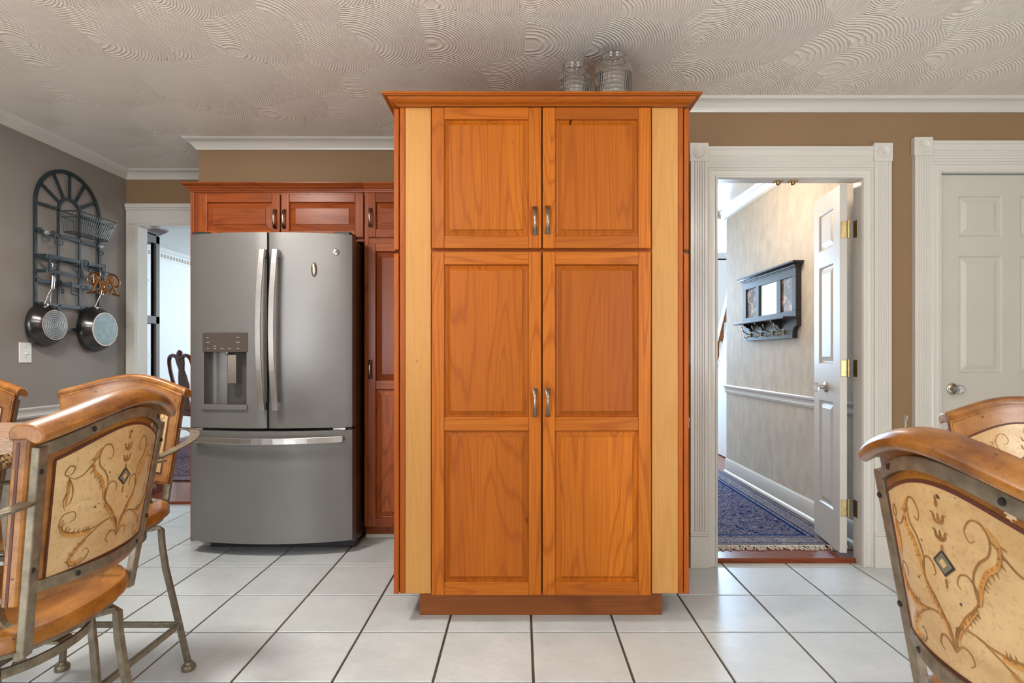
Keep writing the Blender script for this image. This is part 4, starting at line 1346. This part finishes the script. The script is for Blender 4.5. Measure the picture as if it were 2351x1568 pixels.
def make_stool():
    """counter stool at the world origin, its front facing -Y"""
    t = thing('counter_stool', '', 'bar stool', (0, 0, 0), 'painted-back swivel counter stools')
    # wooden back, inset panels on both faces, groove lines, top rail
    surf(MB(), -1, 1, 0, 1, 0, TH, 16, 8).build('backrest', M['stool_wood'], t, .003, smooth=True)
    surf(MB(), -.97, .97, .03, .97, -.0012, .004, 16, 6).build('front_border', M['stool_border'], t, smooth=True)
    for nm, off0, off1, sg in (('front_panel', -.0030, .0, -1), ('rear_panel', TH, TH + .0018, 1)):
        p = surf(MB(), -IN_S, IN_S, 0, 1, off0, off1, 16, 6, lambda s: inset_t(s)).build(nm, M['stool_cream'], t, smooth=True, label='cream panel painted with brown scrolls')
        decor(t, p, off0 if sg < 0 else off1, sg)
        g = MB()
        for off in ((off0 if sg < 0 else off1) - sg * .0003,):
            def edge(pts):
                P = [pan_pt(a, b2, off + sg * .0006) for a, b2 in pts]
                g.strap(P, .0052, .0012, [(0, 0, 1) if abs(P[min(i + 1, len(P) - 1)].x - P[max(i - 1, 0)].x) > abs(P[min(i + 1, len(P) - 1)].z - P[max(i - 1, 0)].z) else (1, 0, 0) for i in range(len(P))])
            ss = [-IN_S + 2 * IN_S * i / 16 for i in range(17)]
            edge([(s, inset_t(s)[0]) for s in ss]); edge([(s, inset_t(s)[1]) for s in ss])
            for sx in (-IN_S, IN_S):
                a, b2 = inset_t(sx)
                edge([(sx, a + (b2 - a) * i / 6) for i in range(7)])
        g.build('groove_line', M['groove'], t)
    rings = []
    nseg = 26
    for i in range(nseg + 1):
        s = -1.0 + 2.0 * i / nseg
        z = topz(s); e = 1.0
        base = Vector((s * (SH['wt'] + .022), lean(z) + bow(s) - .030, z))
        # cross-section: flush with the front face, rolled over and overhanging behind
        sec = [(-.001, -.020), (-.003, -.006), (.002, .004), (.014, .009), (.034, .007), (.050, .000), (.057, -.011), (.053, -.022), (.042, -.027), (.032, -.022), (.026, -.018)]
        rings.append([base + Vector((0, a, b2)) for a, b2 in sec])
    MB().rings(rings).build('top_rail', M['stool_wood'], t, .003, smooth=True)
    for sx in (-1, 1):
        MB().strap([tuple(pan_pt(sx, k / 6 * .96, .011) + Vector((sx * .0003, 0, 0))) for k in range(7)], .005, .0012, (0, 1, 0)).build('edge_groove', M['groove'], t)
    # iron frame behind the back
    yo = TH + .006 - .030
    for sx in (-1, 1):
        pts = []
        for z in (.558, .62, .684, .80, .90, .945):
            pts.append((sx * (hw(z) - .003), lean(z) + yo + .004, z))
        m = MB().strap(pts, .022, .015, (1, 0, 0))
        m.strap([(sx * (hw(.558) + .010), lean(.558) + yo + .004, .563), (sx * (hw(.558) - .05), lean(.558) - .045, .563)], .016, .012, (0, 0, 1))
        m.build('back_post', M['stool_metal'], t, .002)
        ring = [(sx * (.130 + .003 * math.cos(a)), .158 - .024 * math.cos(a), .632 + .034 * math.sin(a)) for a in [PI * (-.45 + 1.35 * i / 14) for i in range(15)]]
        MB().strap(ring, .014, .005, (1, 0, 0)).build('post_curl', M['stool_metal'], t)
    for nm, zf in (('lower_bar', lambda s: .684), ('upper_bar', lambda s: topz(s) - .043)):
        pts = []
        for i in range(17):
            s = -1 + 2 * i / 16
            z = zf(s)
            pts.append((s * (hw(z) + .001), lean(z) + bow(s) + yo + .001, z))
        m = MB().strap(pts, .021, .007, (0, 0, 1))
        b = m.build(nm, M['stool_metal'], t, .0015)
        for s in (-.55, .55):
            z = zf(s)
            MB().lathe([(.0055, 0), (.005, .002), (.001, .0025)], (s * (hw(z) + .001), lean(z) + bow(s) + yo + .0045, z), 'Y', 8).build('screw', M['black'], b)
    for sx in (-1, 1):
        for z in (.72, .90):
            MB().lathe([(.0055, 0), (.005, .002), (.001, .0025)], (sx * (hw(z) + .002), lean(z) + yo + .0115, z), 'Y', 8).build('screw', M['black'], t)
    # arms
    for sx in (-1, 1):
        P = crom([(sx * .172, .222, .846), (sx * .225, .222, .842), (sx * .262, .180, .832), (sx * .284, .10, .818), (sx * .284, -.02, .803), (sx * .270, -.12, .792), (sx * .235, -.17, .788)], 5)
        m = MB().strap([tuple(p) for p in P], .030, .006, (0, 0, 1) if False else [tuple(Vector((0, 0, 1)).cross((P[min(i + 1, len(P) - 1)] - P[max(i - 1, 0)]).normalized())) for i in range(len(P))])
        a = m.build('armrest', M['stool_metal'], t, .0015)
        MB().strap(crom([(sx * .245, -.150, .785), (sx * .240, -.150, .70), (sx * .215, -.120, .60), (sx * .190, -.09, .565)], 5), .018, .006, (0, 1, 0)).build('arm_support', M['stool_metal'], a)
    # seat
    rings = []
    for k, z in ((.965, .566), (1.0, .572), (1.0, .592), (.975, .600), (.90, .603), (.6, .598), (.05, .596)):
        rings.append([(x * k, y * k, z) for x, y in superellipse(.228, 2.5, 44)])
    MB().rings(rings).build('seat', M['stool_seat'], t, smooth=True)
    MB().rings([[(x * k, y * k, z) for x, y in superellipse(.215, 2.4, 36)] for k, z in ((1, .556), (1, .566), (.9, .566), (.9, .556))], wrap=True).build('seat_ring', M['stool_metal'], t)
    # swivel base
    m = MB().lathe([(.075, .515), (.075, .535), (.03, .537), (.03, .556)], (0, 0, 0), 'Z', 20)
    m.strap([(-.165, 0, .512), (.165, 0, .512)], .035, .006, (0, 1, 0)).strap([(0, -.165, .519), (0, .165, .519)], .035, .006, (1, 0, 0))
    m.build('swivel', M['stool_metal'], t)
    hoop = [(x, y, .508) for x, y in superellipse(.168, 2.2, 40)]
    MB().strap(hoop, .018, .006, (0, 0, 1), closed=True).build('base_hoop', M['stool_metal'], t)
    for sx in (-1, 1):
        for sy in (-1, 1):
            pts = [(sx * .112, sy * .124, .514), (sx * .146, sy * .156, .516), (sx * .152, sy * .162, .505), (sx * .155, sy * .163, .45), (sx * .164, sy * .168, .37), (sx * .180, sy * .176, .28), (sx * .200, sy * .188, .16), (sx * .222, sy * .202, .02)]
            lg = MB().strap(pts, .018, .014, (1, 0, 0)).build('leg', M['stool_metal'], t, .0015)
            MB().lathe([(.012, .030), (.014, .022), (.020, .020), (.023, .014), (.023, .006), (.019, .0)], (sx * .2225, sy * .2025, 0), 'Z', 16).build('foot_pad', M['stool_metal'], lg, smooth=True)
    for a, b2 in (((-1, 1), (1, 1)), ((1, 1), (1, -1)), ((1, -1), (-1, -1)), ((-1, -1), (-1, 1))):
        MB().strap([(a[0] * .199, a[1] * .188, .166), (b2[0] * .199, b2[1] * .188, .166)], .018, .014, (0, 0, 1)).build('stretcher', M['stool_metal'], t, .0015)
    return t


def dup(root, armless=False):
    r = root.copy(); COL.objects.link(r)
    for ch in list(root.children):
        if armless and ch.name.split('.')[0] == 'armrest': continue
        c = ch.copy(); COL.objects.link(c); c.parent = r
        for g in ch.children:
            d = g.copy(); COL.objects.link(d); d.parent = c
    return r


BASE_PARTS = ('swivel', 'base_hoop', 'leg', 'stretcher')
stool0 = make_stool()
stools = [
    ('counter stool at the end of the granite table, rear of its painted back in view', (-1.108, 1.148), -85.4, 0.0, 0),
    ('counter stool with iron arms facing the viewer in front of the dining doorway', (-1.392, 1.749), 5.4, 0.0, 0),
    ('counter stool mostly cut off behind the granite table below the light switch', (-2.005, 1.77), 8.0, 0.0, 0),
    ('counter stool in front at the right seen from behind, wide curved top rail', (.858, .762), 88.8, -.034, 0),
    ('counter stool facing the viewer in front of the closed white door', (1.416, 1.396), -16.6, -.055, 0),
]
objs = [stool0] + [dup(stool0, i > 2) for i in range(1, 5)]
for o, (lab, (x, y), rz, dz, _) in zip(objs, stools):
    o.location = (x, y, 0)
    o.rotation_euler = (0, 0, math.radians(rz))
    o['label'] = lab
    if dz:
        sc_ = (SEAT_Z + dz) / SEAT_Z
        for ch in o.children:
            b = ch.name.split('.')[0]
            if b in BASE_PARTS: ch.scale = (1, 1, (.52 + dz) / .52)
            else: ch.location.z += dz
    for ch in o.children:                      # the swivel lets each seat turn over a base standing square to the room
        if ch.name.split('.')[0] in BASE_PARTS:
            q = round(rz / 90) * 90
            ch.rotation_euler = (0, 0, math.radians(q - rz))

# ------------------------------------------------------------------ granite counter table
tb = thing('granite_table', 'counter-height granite topped table with rough chiselled edge beside the stools', 'table', (-1.85, 1.15, 0))
tx0, tx1, ty0, ty1, tz = -2.62, -1.075, .585, 1.717, .900
poly = []
cr = .10
for cx_, cy_, a0 in ((tx1 - cr, ty1 - cr, 0), (tx0 + cr, ty1 - cr, 90), (tx0 + cr, ty0 + cr, 180), (tx1 - cr, ty0 + cr, 270)):
    for k in range(7):
        a = math.radians(a0 + 15 * k)
        poly.append((cx_ + cr * math.cos(a), cy_ + cr * math.sin(a)))
# denser outline for the broken edge
dense = []
for i in range(len(poly)):
    a, b2 = Vector(poly[i]), Vector(poly[(i + 1) % len(poly)])
    k = max(1, int((b2 - a).length / .02))
    dense += [a.lerp(b2, j / k) for j in range(k)]
cen = Vector(((tx0 + tx1) / 2, (ty0 + ty1) / 2))


def ring_at(inset, z, jit):
    out = []
    for p in dense:
        d = (p - cen).normalized()
        j = random.uniform(-jit, jit)
        q = p - d * (inset + j)
        out.append((q.x, q.y, z + random.uniform(-jit, jit) * .6))
    return out


MB().rings([ring_at(.012, tz - .034, 0), ring_at(.010, tz - .001, 0), ring_at(.012, tz, 0)]).build('table_top', M['granite'], tb)
MB().rings([ring_at(.012, tz - .034, 0), ring_at(.004, tz - .027, .004), ring_at(.0, tz - .017, .005), ring_at(.003, tz - .008, .004), ring_at(.0095, tz - .0005, .001), ring_at(.02, tz - .002, 0)], cap=False).build('chiselled_edge', M['granite_edge'], tb)
MB().box(-2.35, -1.55, .85, 1.45, tz - .08, tz - .034).build('apron', M['black_wood'], tb, .004)
m = MB().lathe([(.26, 0), (.26, .03), (.22, .06), (.10, .10), (.075, .16), (.07, .45), (.085, .62), (.13, .74), (.20, .82)], (-1.95, 1.15, 0), 'Z', 28)
m.build('pedestal', M['mahogany'], tb, smooth=True)

# ------------------------------------------------------------------ hall behind the doorway
HW = 1.916
HZ = .02
struct(MB().box(.55, 3.2, WB - .02, 7.6, -.05, HZ).build('floor_hall', M['hall_wood']), 'red wood hall floor beyond the doorway', 'floor')
struct(MB().box(HX0 + .001, HX1 - .001, 2.957, WB + .01, -.005, HZ + .004).build('trim_9', M['hall_wood'], bevel=.006), 'red wood threshold in the hall doorway', 'threshold')
struct(MB().box(HW, HW + .1, WB, 5.17, 0, CZ).build('wall_hall', M['wallpaper']), 'cream mottled hall wall behind the mirror shelf', 'wall')
struct(MB().box(.45, .55, WB, 7.6, 0, CZ).build('wall_hall_left', M['wallpaper']), 'cream hall wall facing the mirror shelf', 'wall')
struct(MB().box(.45, 3.3, WB, 5.3, CZ, CZ + .1).build('ceiling_hall', M['white']), 'white hall ceiling', 'ceiling')
struct(MB().box(.45, 3.3, 5.3, 7.6, 2.42, 2.52).box(.45, 3.3, 5.22, 5.30, 2.395, CZ).build('ceiling_stairwell', M['white']), 'white stairwell ceiling past the hall', 'ceiling')
mb = MB().box(.45, 1.2, 7.5, 7.6, 0, CZ).box(3.0, 3.3, 7.5, 7.6, 0, CZ).box(1.2, 3.0, 7.5, 7.6, 0, .9).box(1.2, 3.0, 7.5, 7.6, 2.42, CZ)
struct(mb.build('wall_stairwell', M['cool_white']), 'pale stairwell wall around a tall window', 'wall')
struct(MB().box(3.2, 3.3, WB, 7.6, 0, CZ).build('wall_stair_side', M['cool_white']), 'pale wall beside the stair', 'wall')
HCROWN = [(a * 1.25, b2 * 1.25) for a, b2 in CROWN]
struct(MB().sweep([(HW, WB), (HW, 5.17), (HW + .1, 5.17)], HCROWN, CZ, 1).build('trim_10', M['white'], smooth=True), 'white crown moulding along the hall wall', 'moulding')
HRAIL = [(0, -.045), (.010, -.045), (.012, -.034), (.018, -.030), (.014, -.006), (.020, .006), (.030, .012), (.032, .024), (.026, .030), (0, .030)]
struct(MB().sweep([(HW, WB), (HW, 5.17)], HRAIL, .808, 1).build('trim_11', M['white'], smooth=True), 'white chair rail along the hall wall', 'moulding')
HBASE = [(0, 0), (.030, 0), (.030, .014), (.022, .026), (.016, .028), (.016, .105), (.012, .115), (.012, .125), (.004, .135), (0, .135)]
struct(MB().sweep([(HW, WB), (HW, 5.17)], HBASE, HZ, 1).build('baseboard_hall', M['white'], smooth=True), 'tall white baseboard along the hall wall', 'baseboard')
# runner rug
rx0, rx1, ry0, ry1 = 1.0, 1.872, 3.165, 5.6
rug = thing('hall_rug', 'dark blue floral runner rug with cream fringe on the hall floor', 'rug', ((rx0 + rx1) / 2, ry0, HZ))
M['rug'] = mk_rug('blue woven runner', (0.004, 0.010, 0.075), (0.010, 0.032, 0.125), (0.33, 0.30, 0.29), rx0 - (rx0 + rx1) / 2, rx1 - (rx0 + rx1) / 2, 0, ry1 - ry0)
MB().box(rx0, rx1, ry0, ry1, HZ, HZ + .009).build('pile', M['rug'], rug, .003)
m = MB()
for i in range(230):
    x = rx0 + (rx1 - rx0) * (i + random.random()) / 230
    l = random.uniform(.04, .085)
    d = random.uniform(-.04, .04)
    m.tube([(x, ry0 + .002, HZ + .006), (x + d * .4, ry0 - l * .5, HZ + .008 + random.random() * .006), (x + d, ry0 - l, HZ + .003)], .0024, 4)
m.build('fringe', M['fringe'], rug, kind='stuff')


# ------------------------------------------------------------------ panelled white doors
def knob(parent, c, axis, sgn, z=None):
    """glass knob on a round nickel rose, standing out along axis"""
    r = MB().lathe([(.030, 0), (.030, sgn * .003), (.026, sgn * .007), (.013, sgn * .010), (.011, sgn * .030), (.014, sgn * .034)], c, axis, 24).build('knob_rose', M['nickel'], parent, smooth=True)
    m = MB()
    m.lathe([(.012, sgn * .034), (.021, sgn * .040), (.027, sgn * .050), (.025, sgn * .060), (.016, sgn * .066), (.002, sgn * .067)], c, axis, 8)
    m.build('glass_knob', M['crystal'], r, label='faceted clear glass knob')


def slab_door(root, mat, w_, h_, th, cols, rows, both=False):
    """six-panel slab in local coordinates: x 0..w, y 0 (front) .. th, z 0..h; panels recessed with raised fields"""
    xs = sorted(set([0, w_] + [c for p in cols for c in p]))
    zs = sorted(set([0, h_] + [c for p in rows for c in p]))
    m = MB()
    for i in range(len(xs) - 1):
        for j in range(len(zs) - 1):
            hole = any(abs(xs[i] - a) < 1e-6 for a, _ in cols) and any(abs(zs[j] - a) < 1e-6 for a, _ in rows)
            if hole: continue
            for y, fl in ((0, False), (th, True)):
                q = [(xs[i], y, zs[j]), (xs[i + 1], y, zs[j]), (xs[i + 1], y, zs[j + 1]), (xs[i], y, zs[j + 1])]
                m.add(q, [(0, 1, 2, 3) if not fl else (3, 2, 1, 0)])
    for a in (0, w_): m.add([(a, 0, 0), (a, th, 0), (a, th, h_), (a, 0, h_)], [(0, 1, 2, 3)])
    for a in (0, h_): m.add([(0, 0, a), (w_, 0, a), (w_, th, a), (0, th, a)], [(0, 1, 2, 3)])
    d = m.build('slab', mat, root)
    for a, b2 in cols:
        for c0, c1 in rows:
            for face in (0, 1):
                q = MB()
                rs = []
                for i, dp in ((0, 0.0), (.004, .003), (.008, .009), (.018, .009), (.040, .003), (.042, .002)):
                    y = dp if face == 0 else th - dp
                    rs.append([(a + i, y, c0 + i), (b2 - i, y, c0 + i), (b2 - i, y, c1 - i), (a + i, y, c1 - i)])
                q.rings(rs, cap=False)
                k = len(q.v) - 4
                q.f.append((k, k + 1, k + 2, k + 3))
                q.build('door_panel', mat, d)
    return d


# closed door
y_door = 2.93
dz0 = .012
d2 = thing('door_2', 'closed white six-panel door at the right with a glass knob', 'door', (CX0 + .003, y_door, dz0), kind='structure')
ORG[d2.name] = (0, 0, 0)
kx = lambda x: xpx(x, y_door) - CX0 - .003
kz = lambda y: zpx(y, y_door) - dz0
slab_door(d2, M['white_door'], CX1 - CX0 - .006, 2.048, .035, [(kx(2201), kx(2300)), (kx(2342), kx(2441))], [(.22, kz(937)), (kz(857), kz(587)), (kz(543), kz(449))])
knob(d2, (kx(2186), 0, kz(893)), 'Y', -1)
MB().box(-.004, .010, -.004, .02, kz(893) - .028, kz(893) + .028).build('strike_plate', M['nickel'], d2)
# narrow hall door leaf, folded back into the hall
lx, ly = 1.728, 2.985
lw = .365
d1 = thing('door_1', 'narrow white panelled door leaf standing open into the hall', 'door', (lx + .020, ly - .012, .048), kind='structure')
ORG[d1.name] = (0, 0, 0)
d1.rotation_euler = (0, 0, math.radians(-98.5 + 180))
slab_door(d1, M['white_door'], lw, 1.978, .036, [(.085, lw - .075)], [(.206, .80), (1.01, 1.57), (1.665, 1.877)])
knob(d1, (.185, .036, .88), 'Y', 1)
for z in (.24, .99, 1.735):
    h = MB().box(-.0035, .0005, .002, .030, z - .045, z + .045)
    h.lathe([(.0065, -.048), (.0065, .048), (.004, .053)], (-.006, -.006, z), 'Z', 10)
    h.build('hinge', M['brass'], d1, .003, label='worn brass hinge')
for z in (.048 + .24, .048 + .99, .048 + 1.735):
    MB().box(HX1 - .004, HX1 + .002, WB - .040, WB - .002, z - .045, z + .045).build('hinge_leaf', M['brass'], cs1, .002, label='worn brass hinge leaf')

# ------------------------------------------------------------------ mirror shelf with coat hooks on the hall wall
cx_ = HW
mr = thing('mirror_coat_rack', 'black wall mirror with two portrait photos, shelf and coat hooks on the hall wall', 'coat rack', (HW, 4.24, 1.23))
y0, y1 = 3.787, 4.690
fx = 1.877
ops = [(3.842, 4.010, 'photo_a'), (4.075, 4.378, None), (4.440, 4.628, 'photo_b')]
oz0, oz1 = 1.418, 1.655
m = MB()
m.box(fx, HW - .001, y0, y1, oz1, 1.712).box(fx, HW - .001, y0, y1, 1.36, oz0)
ed = [y0] + [v2 for o2 in ops for v2 in o2[:2]] + [y1]
for a, b2 in zip(ed[0::2], ed[1::2]): m.box(fx, HW - .001, a, b2, oz0, oz1)
m.build('frame', M['black_wood'], mr, .002)
cut = [(y0, 1.36), (y0, 1.31)] + [(y0 + .055 * math.sin(PI / 2 * i / 8), 1.31 - .055 * (1 - math.cos(PI / 2 * i / 8))) for i in range(1, 9)] + [(y0 + .055, 1.228)]
poly = cut + [(y1 - (a - y0), b2) for a, b2 in reversed(cut)]
MB().prism(poly, 'X', fx + .004, HW - .001).build('hook_board', M['black_wood'], mr, .002)
for a, b2, ph in ops:
    q = MB().box(fx + .012, fx + .016, a, b2, oz0, oz1)
    if ph: q.build('portrait_photo', M[ph], mr, label='dark portrait photo with pale figure')
    else: q.build('mirror', M['mirror'], mr)
MB().box(fx + .017, HW - .001, y0 + .01, y1 - .01, 1.40, 1.68).build('back_board', M['black_wood'], mr)
TC = [(0, 0), (.004, 0), (.008, .006), (.016, .008), (.020, .016), (.030, .020), (.036, .028), (.040, .030), (.042, .042), (0, .042)]
MB().sweep([(HW - .001, y0 + .006), (fx + .004, y0 + .006), (fx + .004, y1 - .006), (HW - .001, y1 - .006)], TC, 1.712, 1).box(fx, HW - .001, y0 + .004, y1 - .004, 1.712, 1.7535).build('cornice', M['black_wood'], mr, smooth=True)
MB().box(fx - .085, HW - .001, y0 + .005, y1 - .005, 1.362, 1.377).build('shelf', M['black_wood'], mr, .004)
for y in (4.02, 4.30, 4.52):
    pr = [(fx + .004, 1.362), (fx - .068, 1.362), (fx - .066, 1.350), (fx - .050, 1.345), (fx - .040, 1.334), (fx - .020, 1.328), (fx - .008, 1.305), (fx + .004, 1.298)]
    MB().rings([[(a, y - .011, b2) for a, b2 in pr], [(a, y + .011, b2) for a, b2 in pr]]).build('corbel', M['black_wood'], mr, .001)
for y in (3.965, 4.14, 4.335, 4.535):
    m = MB().box(fx - .003, fx + .005, y - .008, y + .008, 1.258, 1.292)
    m.tube(crom([(fx, y, 1.28), (fx - .030, y, 1.285), (fx - .058, y, 1.305), (fx - .070, y, 1.335)], 5), [.004] * 16, 7)
    m.tube(crom([(fx, y, 1.270), (fx - .020, y, 1.258), (fx - .040, y, 1.250), (fx - .050, y, 1.262), (fx - .048, y, 1.270)], 5), .0035, 7)
    m.lathe([(.001, -.006), (.006, -.003), (.006, .003), (.001, .006)], (fx - .070, y, 1.338), 'Z', 8)
    m.build('coat_hook', M['brass'], mr, smooth=True, label='brass coat hook')

# ------------------------------------------------------------------ stair railing glimpsed past the hall wall
st = thing('stair_railing', 'wooden stair handrail with white balusters past the end of the hall wall', 'railing', (2.2, 5.95, 0))
SXR = 2.2
sl = 1.45
zc = lambda y, base: base - sl * (y - 6.04)
MB().strap([(SXR, 6.7, zc(6.7, 1.44)), (SXR, 5.45, zc(5.45, 1.44))], .10, .055, (0, 0, 1)).build('handrail', M['oak_rail'], st, .012)
MB().strap([(SXR, 6.7, zc(6.7, 1.10)), (SXR, 5.45, zc(5.45, 1.10))], .045, .06, (0, 0, 1)).build('stringer_cap', M['white'], st, .004)
poly = [(6.75, 0.02), (6.75, zc(6.75, 1.09)), (5.40, zc(5.40, 1.09)), (5.40, .02)]
MB().rings([[(SXR - .03, a, max(.03, b2)) for a, b2 in poly], [(SXR + .03, a, max(.03, b2)) for a, b2 in poly]]).build('stringer', M['cool_white'], st)
for y in (5.55, 5.69, 5.83, 5.97, 6.11, 6.25, 6.39, 6.53):
    zb3, zt3 = zc(y, 1.11), zc(y, 1.42)
    MB().lathe([(.017, 0), (.017, .05), (.020, .055), (.020, .065), (.012, .07), (.014, (zt3 - zb3) * .5), (.010, zt3 - zb3)], (SXR, y, zb3), 'Z', 10).build('baluster', M['white'], st, smooth=True)

# ------------------------------------------------------------------ dining room through the left doorway
struct(MB().box(-4.6, .4, YA + .10, 9.2, -.05, HZ).build('floor_dining', M['hall_wood']), 'red wood dining room floor', 'floor')
struct(MB().box(-4.6, .4, 4.13, 9.2, CZ, CZ + .1).build('ceiling_dining', M['cool_white']), 'pale dining room ceiling', 'ceiling')
struct(MB().box(-4.62, -4.52, YA, 9.2, 0, CZ).build('wall_dining_left', M['cool_white']), 'pale dining room wall under a dentil moulding', 'wall')
struct(MB().box(-4.62, XL - .1, YA, YA + .085, 0, CZ).build('wall_dining_near', M['cool_white']), 'dining room wall behind the china cabinet', 'wall')
struct(MB().box(-4.6, .4, 9.1, 9.2, 0, CZ).build('wall_dining_far', M['cool_white']), 'far pale wall of the dining room', 'wall')
struct(MB().box(.33, .43, YA + .12, 9.2, 0, CZ).build('wall_dining_right', M['cool_white']), 'right hand pale wall of the dining room', 'wall')
dc = thing('trim_12', 'white dentil crown moulding along the dining room wall', 'moulding', (-4.52, 6.5, CZ), kind='structure')
MB().sweep([(-4.52, YA + .1), (-4.52, 9.1)], [(0, -.13), (.012, -.13), (.012, -.045), (.02, -.04), (.06, -.012), (.075, 0), (0, 0)], CZ, -1).build('crown_moulding', M['cool_white'], dc, smooth=True)
m = MB()
for i in range(78): m.box(-4.51, -4.485, 4.3 + i * .06, 4.3 + i * .06 + .035, CZ - .105, CZ - .06)
m.build('dentils', M['white'], dc, kind='stuff')
M['rug_dining'] = mk_rug('wine and navy woven rug', (0.09, 0.035, 0.05), (0.03, 0.035, 0.09), (0.35, 0.27, 0.27), -1.9, 1.9, 0, 3.4)
o = MB().box(-4.4, -.6, 4.80, 8.2, HZ, HZ + .01).build('dining_rug', M['rug_dining'], bevel=.003, origin=(-2.5, 4.80, HZ))
tag(o, 'wine and navy patterned rug on the dining room floor', 'rug')

# china cabinet, its glazed side towards the doorway
cc = thing('china_cabinet', 'dark charcoal china cabinet with glazed side just inside the dining room', 'cabinet', (-3.4, 4.3, HZ))
ccx0, ccx1, ccy0, ccy1 = -3.9, -2.905, YA + .108, 4.46
MB().box(ccx0, ccx1 + .02, ccy0, ccy1 + .02, HZ, HZ + .10).build('plinth', M['mahogany'], cc, .004)
MB().box(ccx0, ccx1, ccy0, ccy1, HZ + .10, .80).build('base_cupboard', M['grey_wood'], cc, .003)
m = MB()
for x in (ccx0, ccx1 - .045):
    for y in (ccy0, ccy1 - .045): m.box(x, x + .045, y, y + .045, .80, 2.07)
for z in (.80, 1.36, 2.0):
    m.box(ccx0, ccx1, ccy1 - .045, ccy1, z, z + .06).box(ccx1 - .045, ccx1, ccy0, ccy1, z, z + .06).box(ccx0, ccx1, ccy0, ccy0 + .02, z, z + .06)
m.box(ccx0, ccx1, ccy0, ccy0 + .012, .8, 2.07)
m.build('upper_frame', M['grey_wood'], cc, .002)
for z0, z1 in ((.86, 1.36), (1.42, 2.0)):
    MB().box(ccx1 - .026, ccx1 - .020, ccy0 + .045, ccy1 - .045, z0, z1).build('side_pane', M['pane'], cc)
    MB().box(ccx0 + .045, ccx1 - .045, ccy1 - .026, ccy1 - .020, z0, z1).build('front_pane', M['pane'], cc)
for z in (1.10, 1.70): MB().box(ccx0 + .03, ccx1 - .03, ccy0 + .02, ccy1 - .03, z, z + .008).build('glass_shelf', M['pane'], cc)
CCR = [(0, 0), (.006, 0), (.010, .012), (.022, .020), (.034, .034), (.042, .040), (.044, .055), (0, .055)]
MB().sweep([(ccx1, ccy0), (ccx1, ccy1), (ccx0, ccy1)], CCR, 2.07, -1).box(ccx0, ccx1, ccy0, ccy1, 2.07, 2.12).build('cornice', M['grey_wood'], cc, smooth=True)

# mahogany splat-back dining chair
dq = (-3.56, 6.27)
ch = thing('dining_chair', 'mahogany splat-back dining chair with pale seat in the dining room', 'chair', (dq[0], dq[1], HZ + .034))
ORG[ch.name] = (0, 0, 0)
bk_ = lambda z: .20 + .10 * (z - .46) / .63        # rake of the back
for sx in (-1, 1):
    P = crom([(sx * .185, bk_(.46), .46), (sx * .200, bk_(.70), .70), (sx * .225, bk_(.90), .90), (sx * .205, bk_(1.02), 1.02), (sx * .13, bk_(1.055), 1.055), (sx * .04, bk_(1.04), 1.035), (0, bk_(1.03), 1.03)], 5)
    MB().tube(P, .021, 8).build('back_upright', M['mahogany'], ch, smooth=True)
prof = [(.46, .075), (.52, .06), (.58, .045), (.66, .075), (.74, .095), (.82, .075), (.90, .045), (.97, .07), (1.03, .08)]
MB().rings([[(-w2, bk_(z) - .008, z), (w2, bk_(z) - .008, z), (w2, bk_(z) + .008, z), (-w2, bk_(z) + .008, z)] for z, w2 in prof]).build('splat', M['mahogany'], ch, smooth=True)
MB().lathe([(.001, -.025), (.05, -.02), (.062, 0), (.045, .012), (.001, .018)], (0, bk_(1.05), 1.055), 'Y', 14).build('shell_crest', M['mahogany'], ch, smooth=True)
MB().box(-.245, .245, -.24, .225, .39, .45).build('seat_frame', M['mahogany'], ch, .008)
MB().box(-.225, .225, -.225, .19, .448, .485).build('seat_cushion', M['seat_cloth'], ch, .014)
for sx in (-1, 1):
    MB().tube(crom([(sx * .20, -.20, .40), (sx * .225, -.225, .30), (sx * .20, -.20, .12), (sx * .205, -.21, .03), (sx * .22, -.235, 0)], 4), [.036, .036, .036, .034, .032, .030, .027, .024, .021, .019, .018, .019, .021, .024, .026, .026, .026][:17], 8).build('leg', M['mahogany'], ch, smooth=True)
    MB().tube([(sx * .19, .20, .42), (sx * .19, .21, .20), (sx * .19, .26, 0)], [.024, .020, .018], 8).build('leg', M['mahogany'], ch, smooth=True)
ch.rotation_euler = (0, 0, math.radians(150))
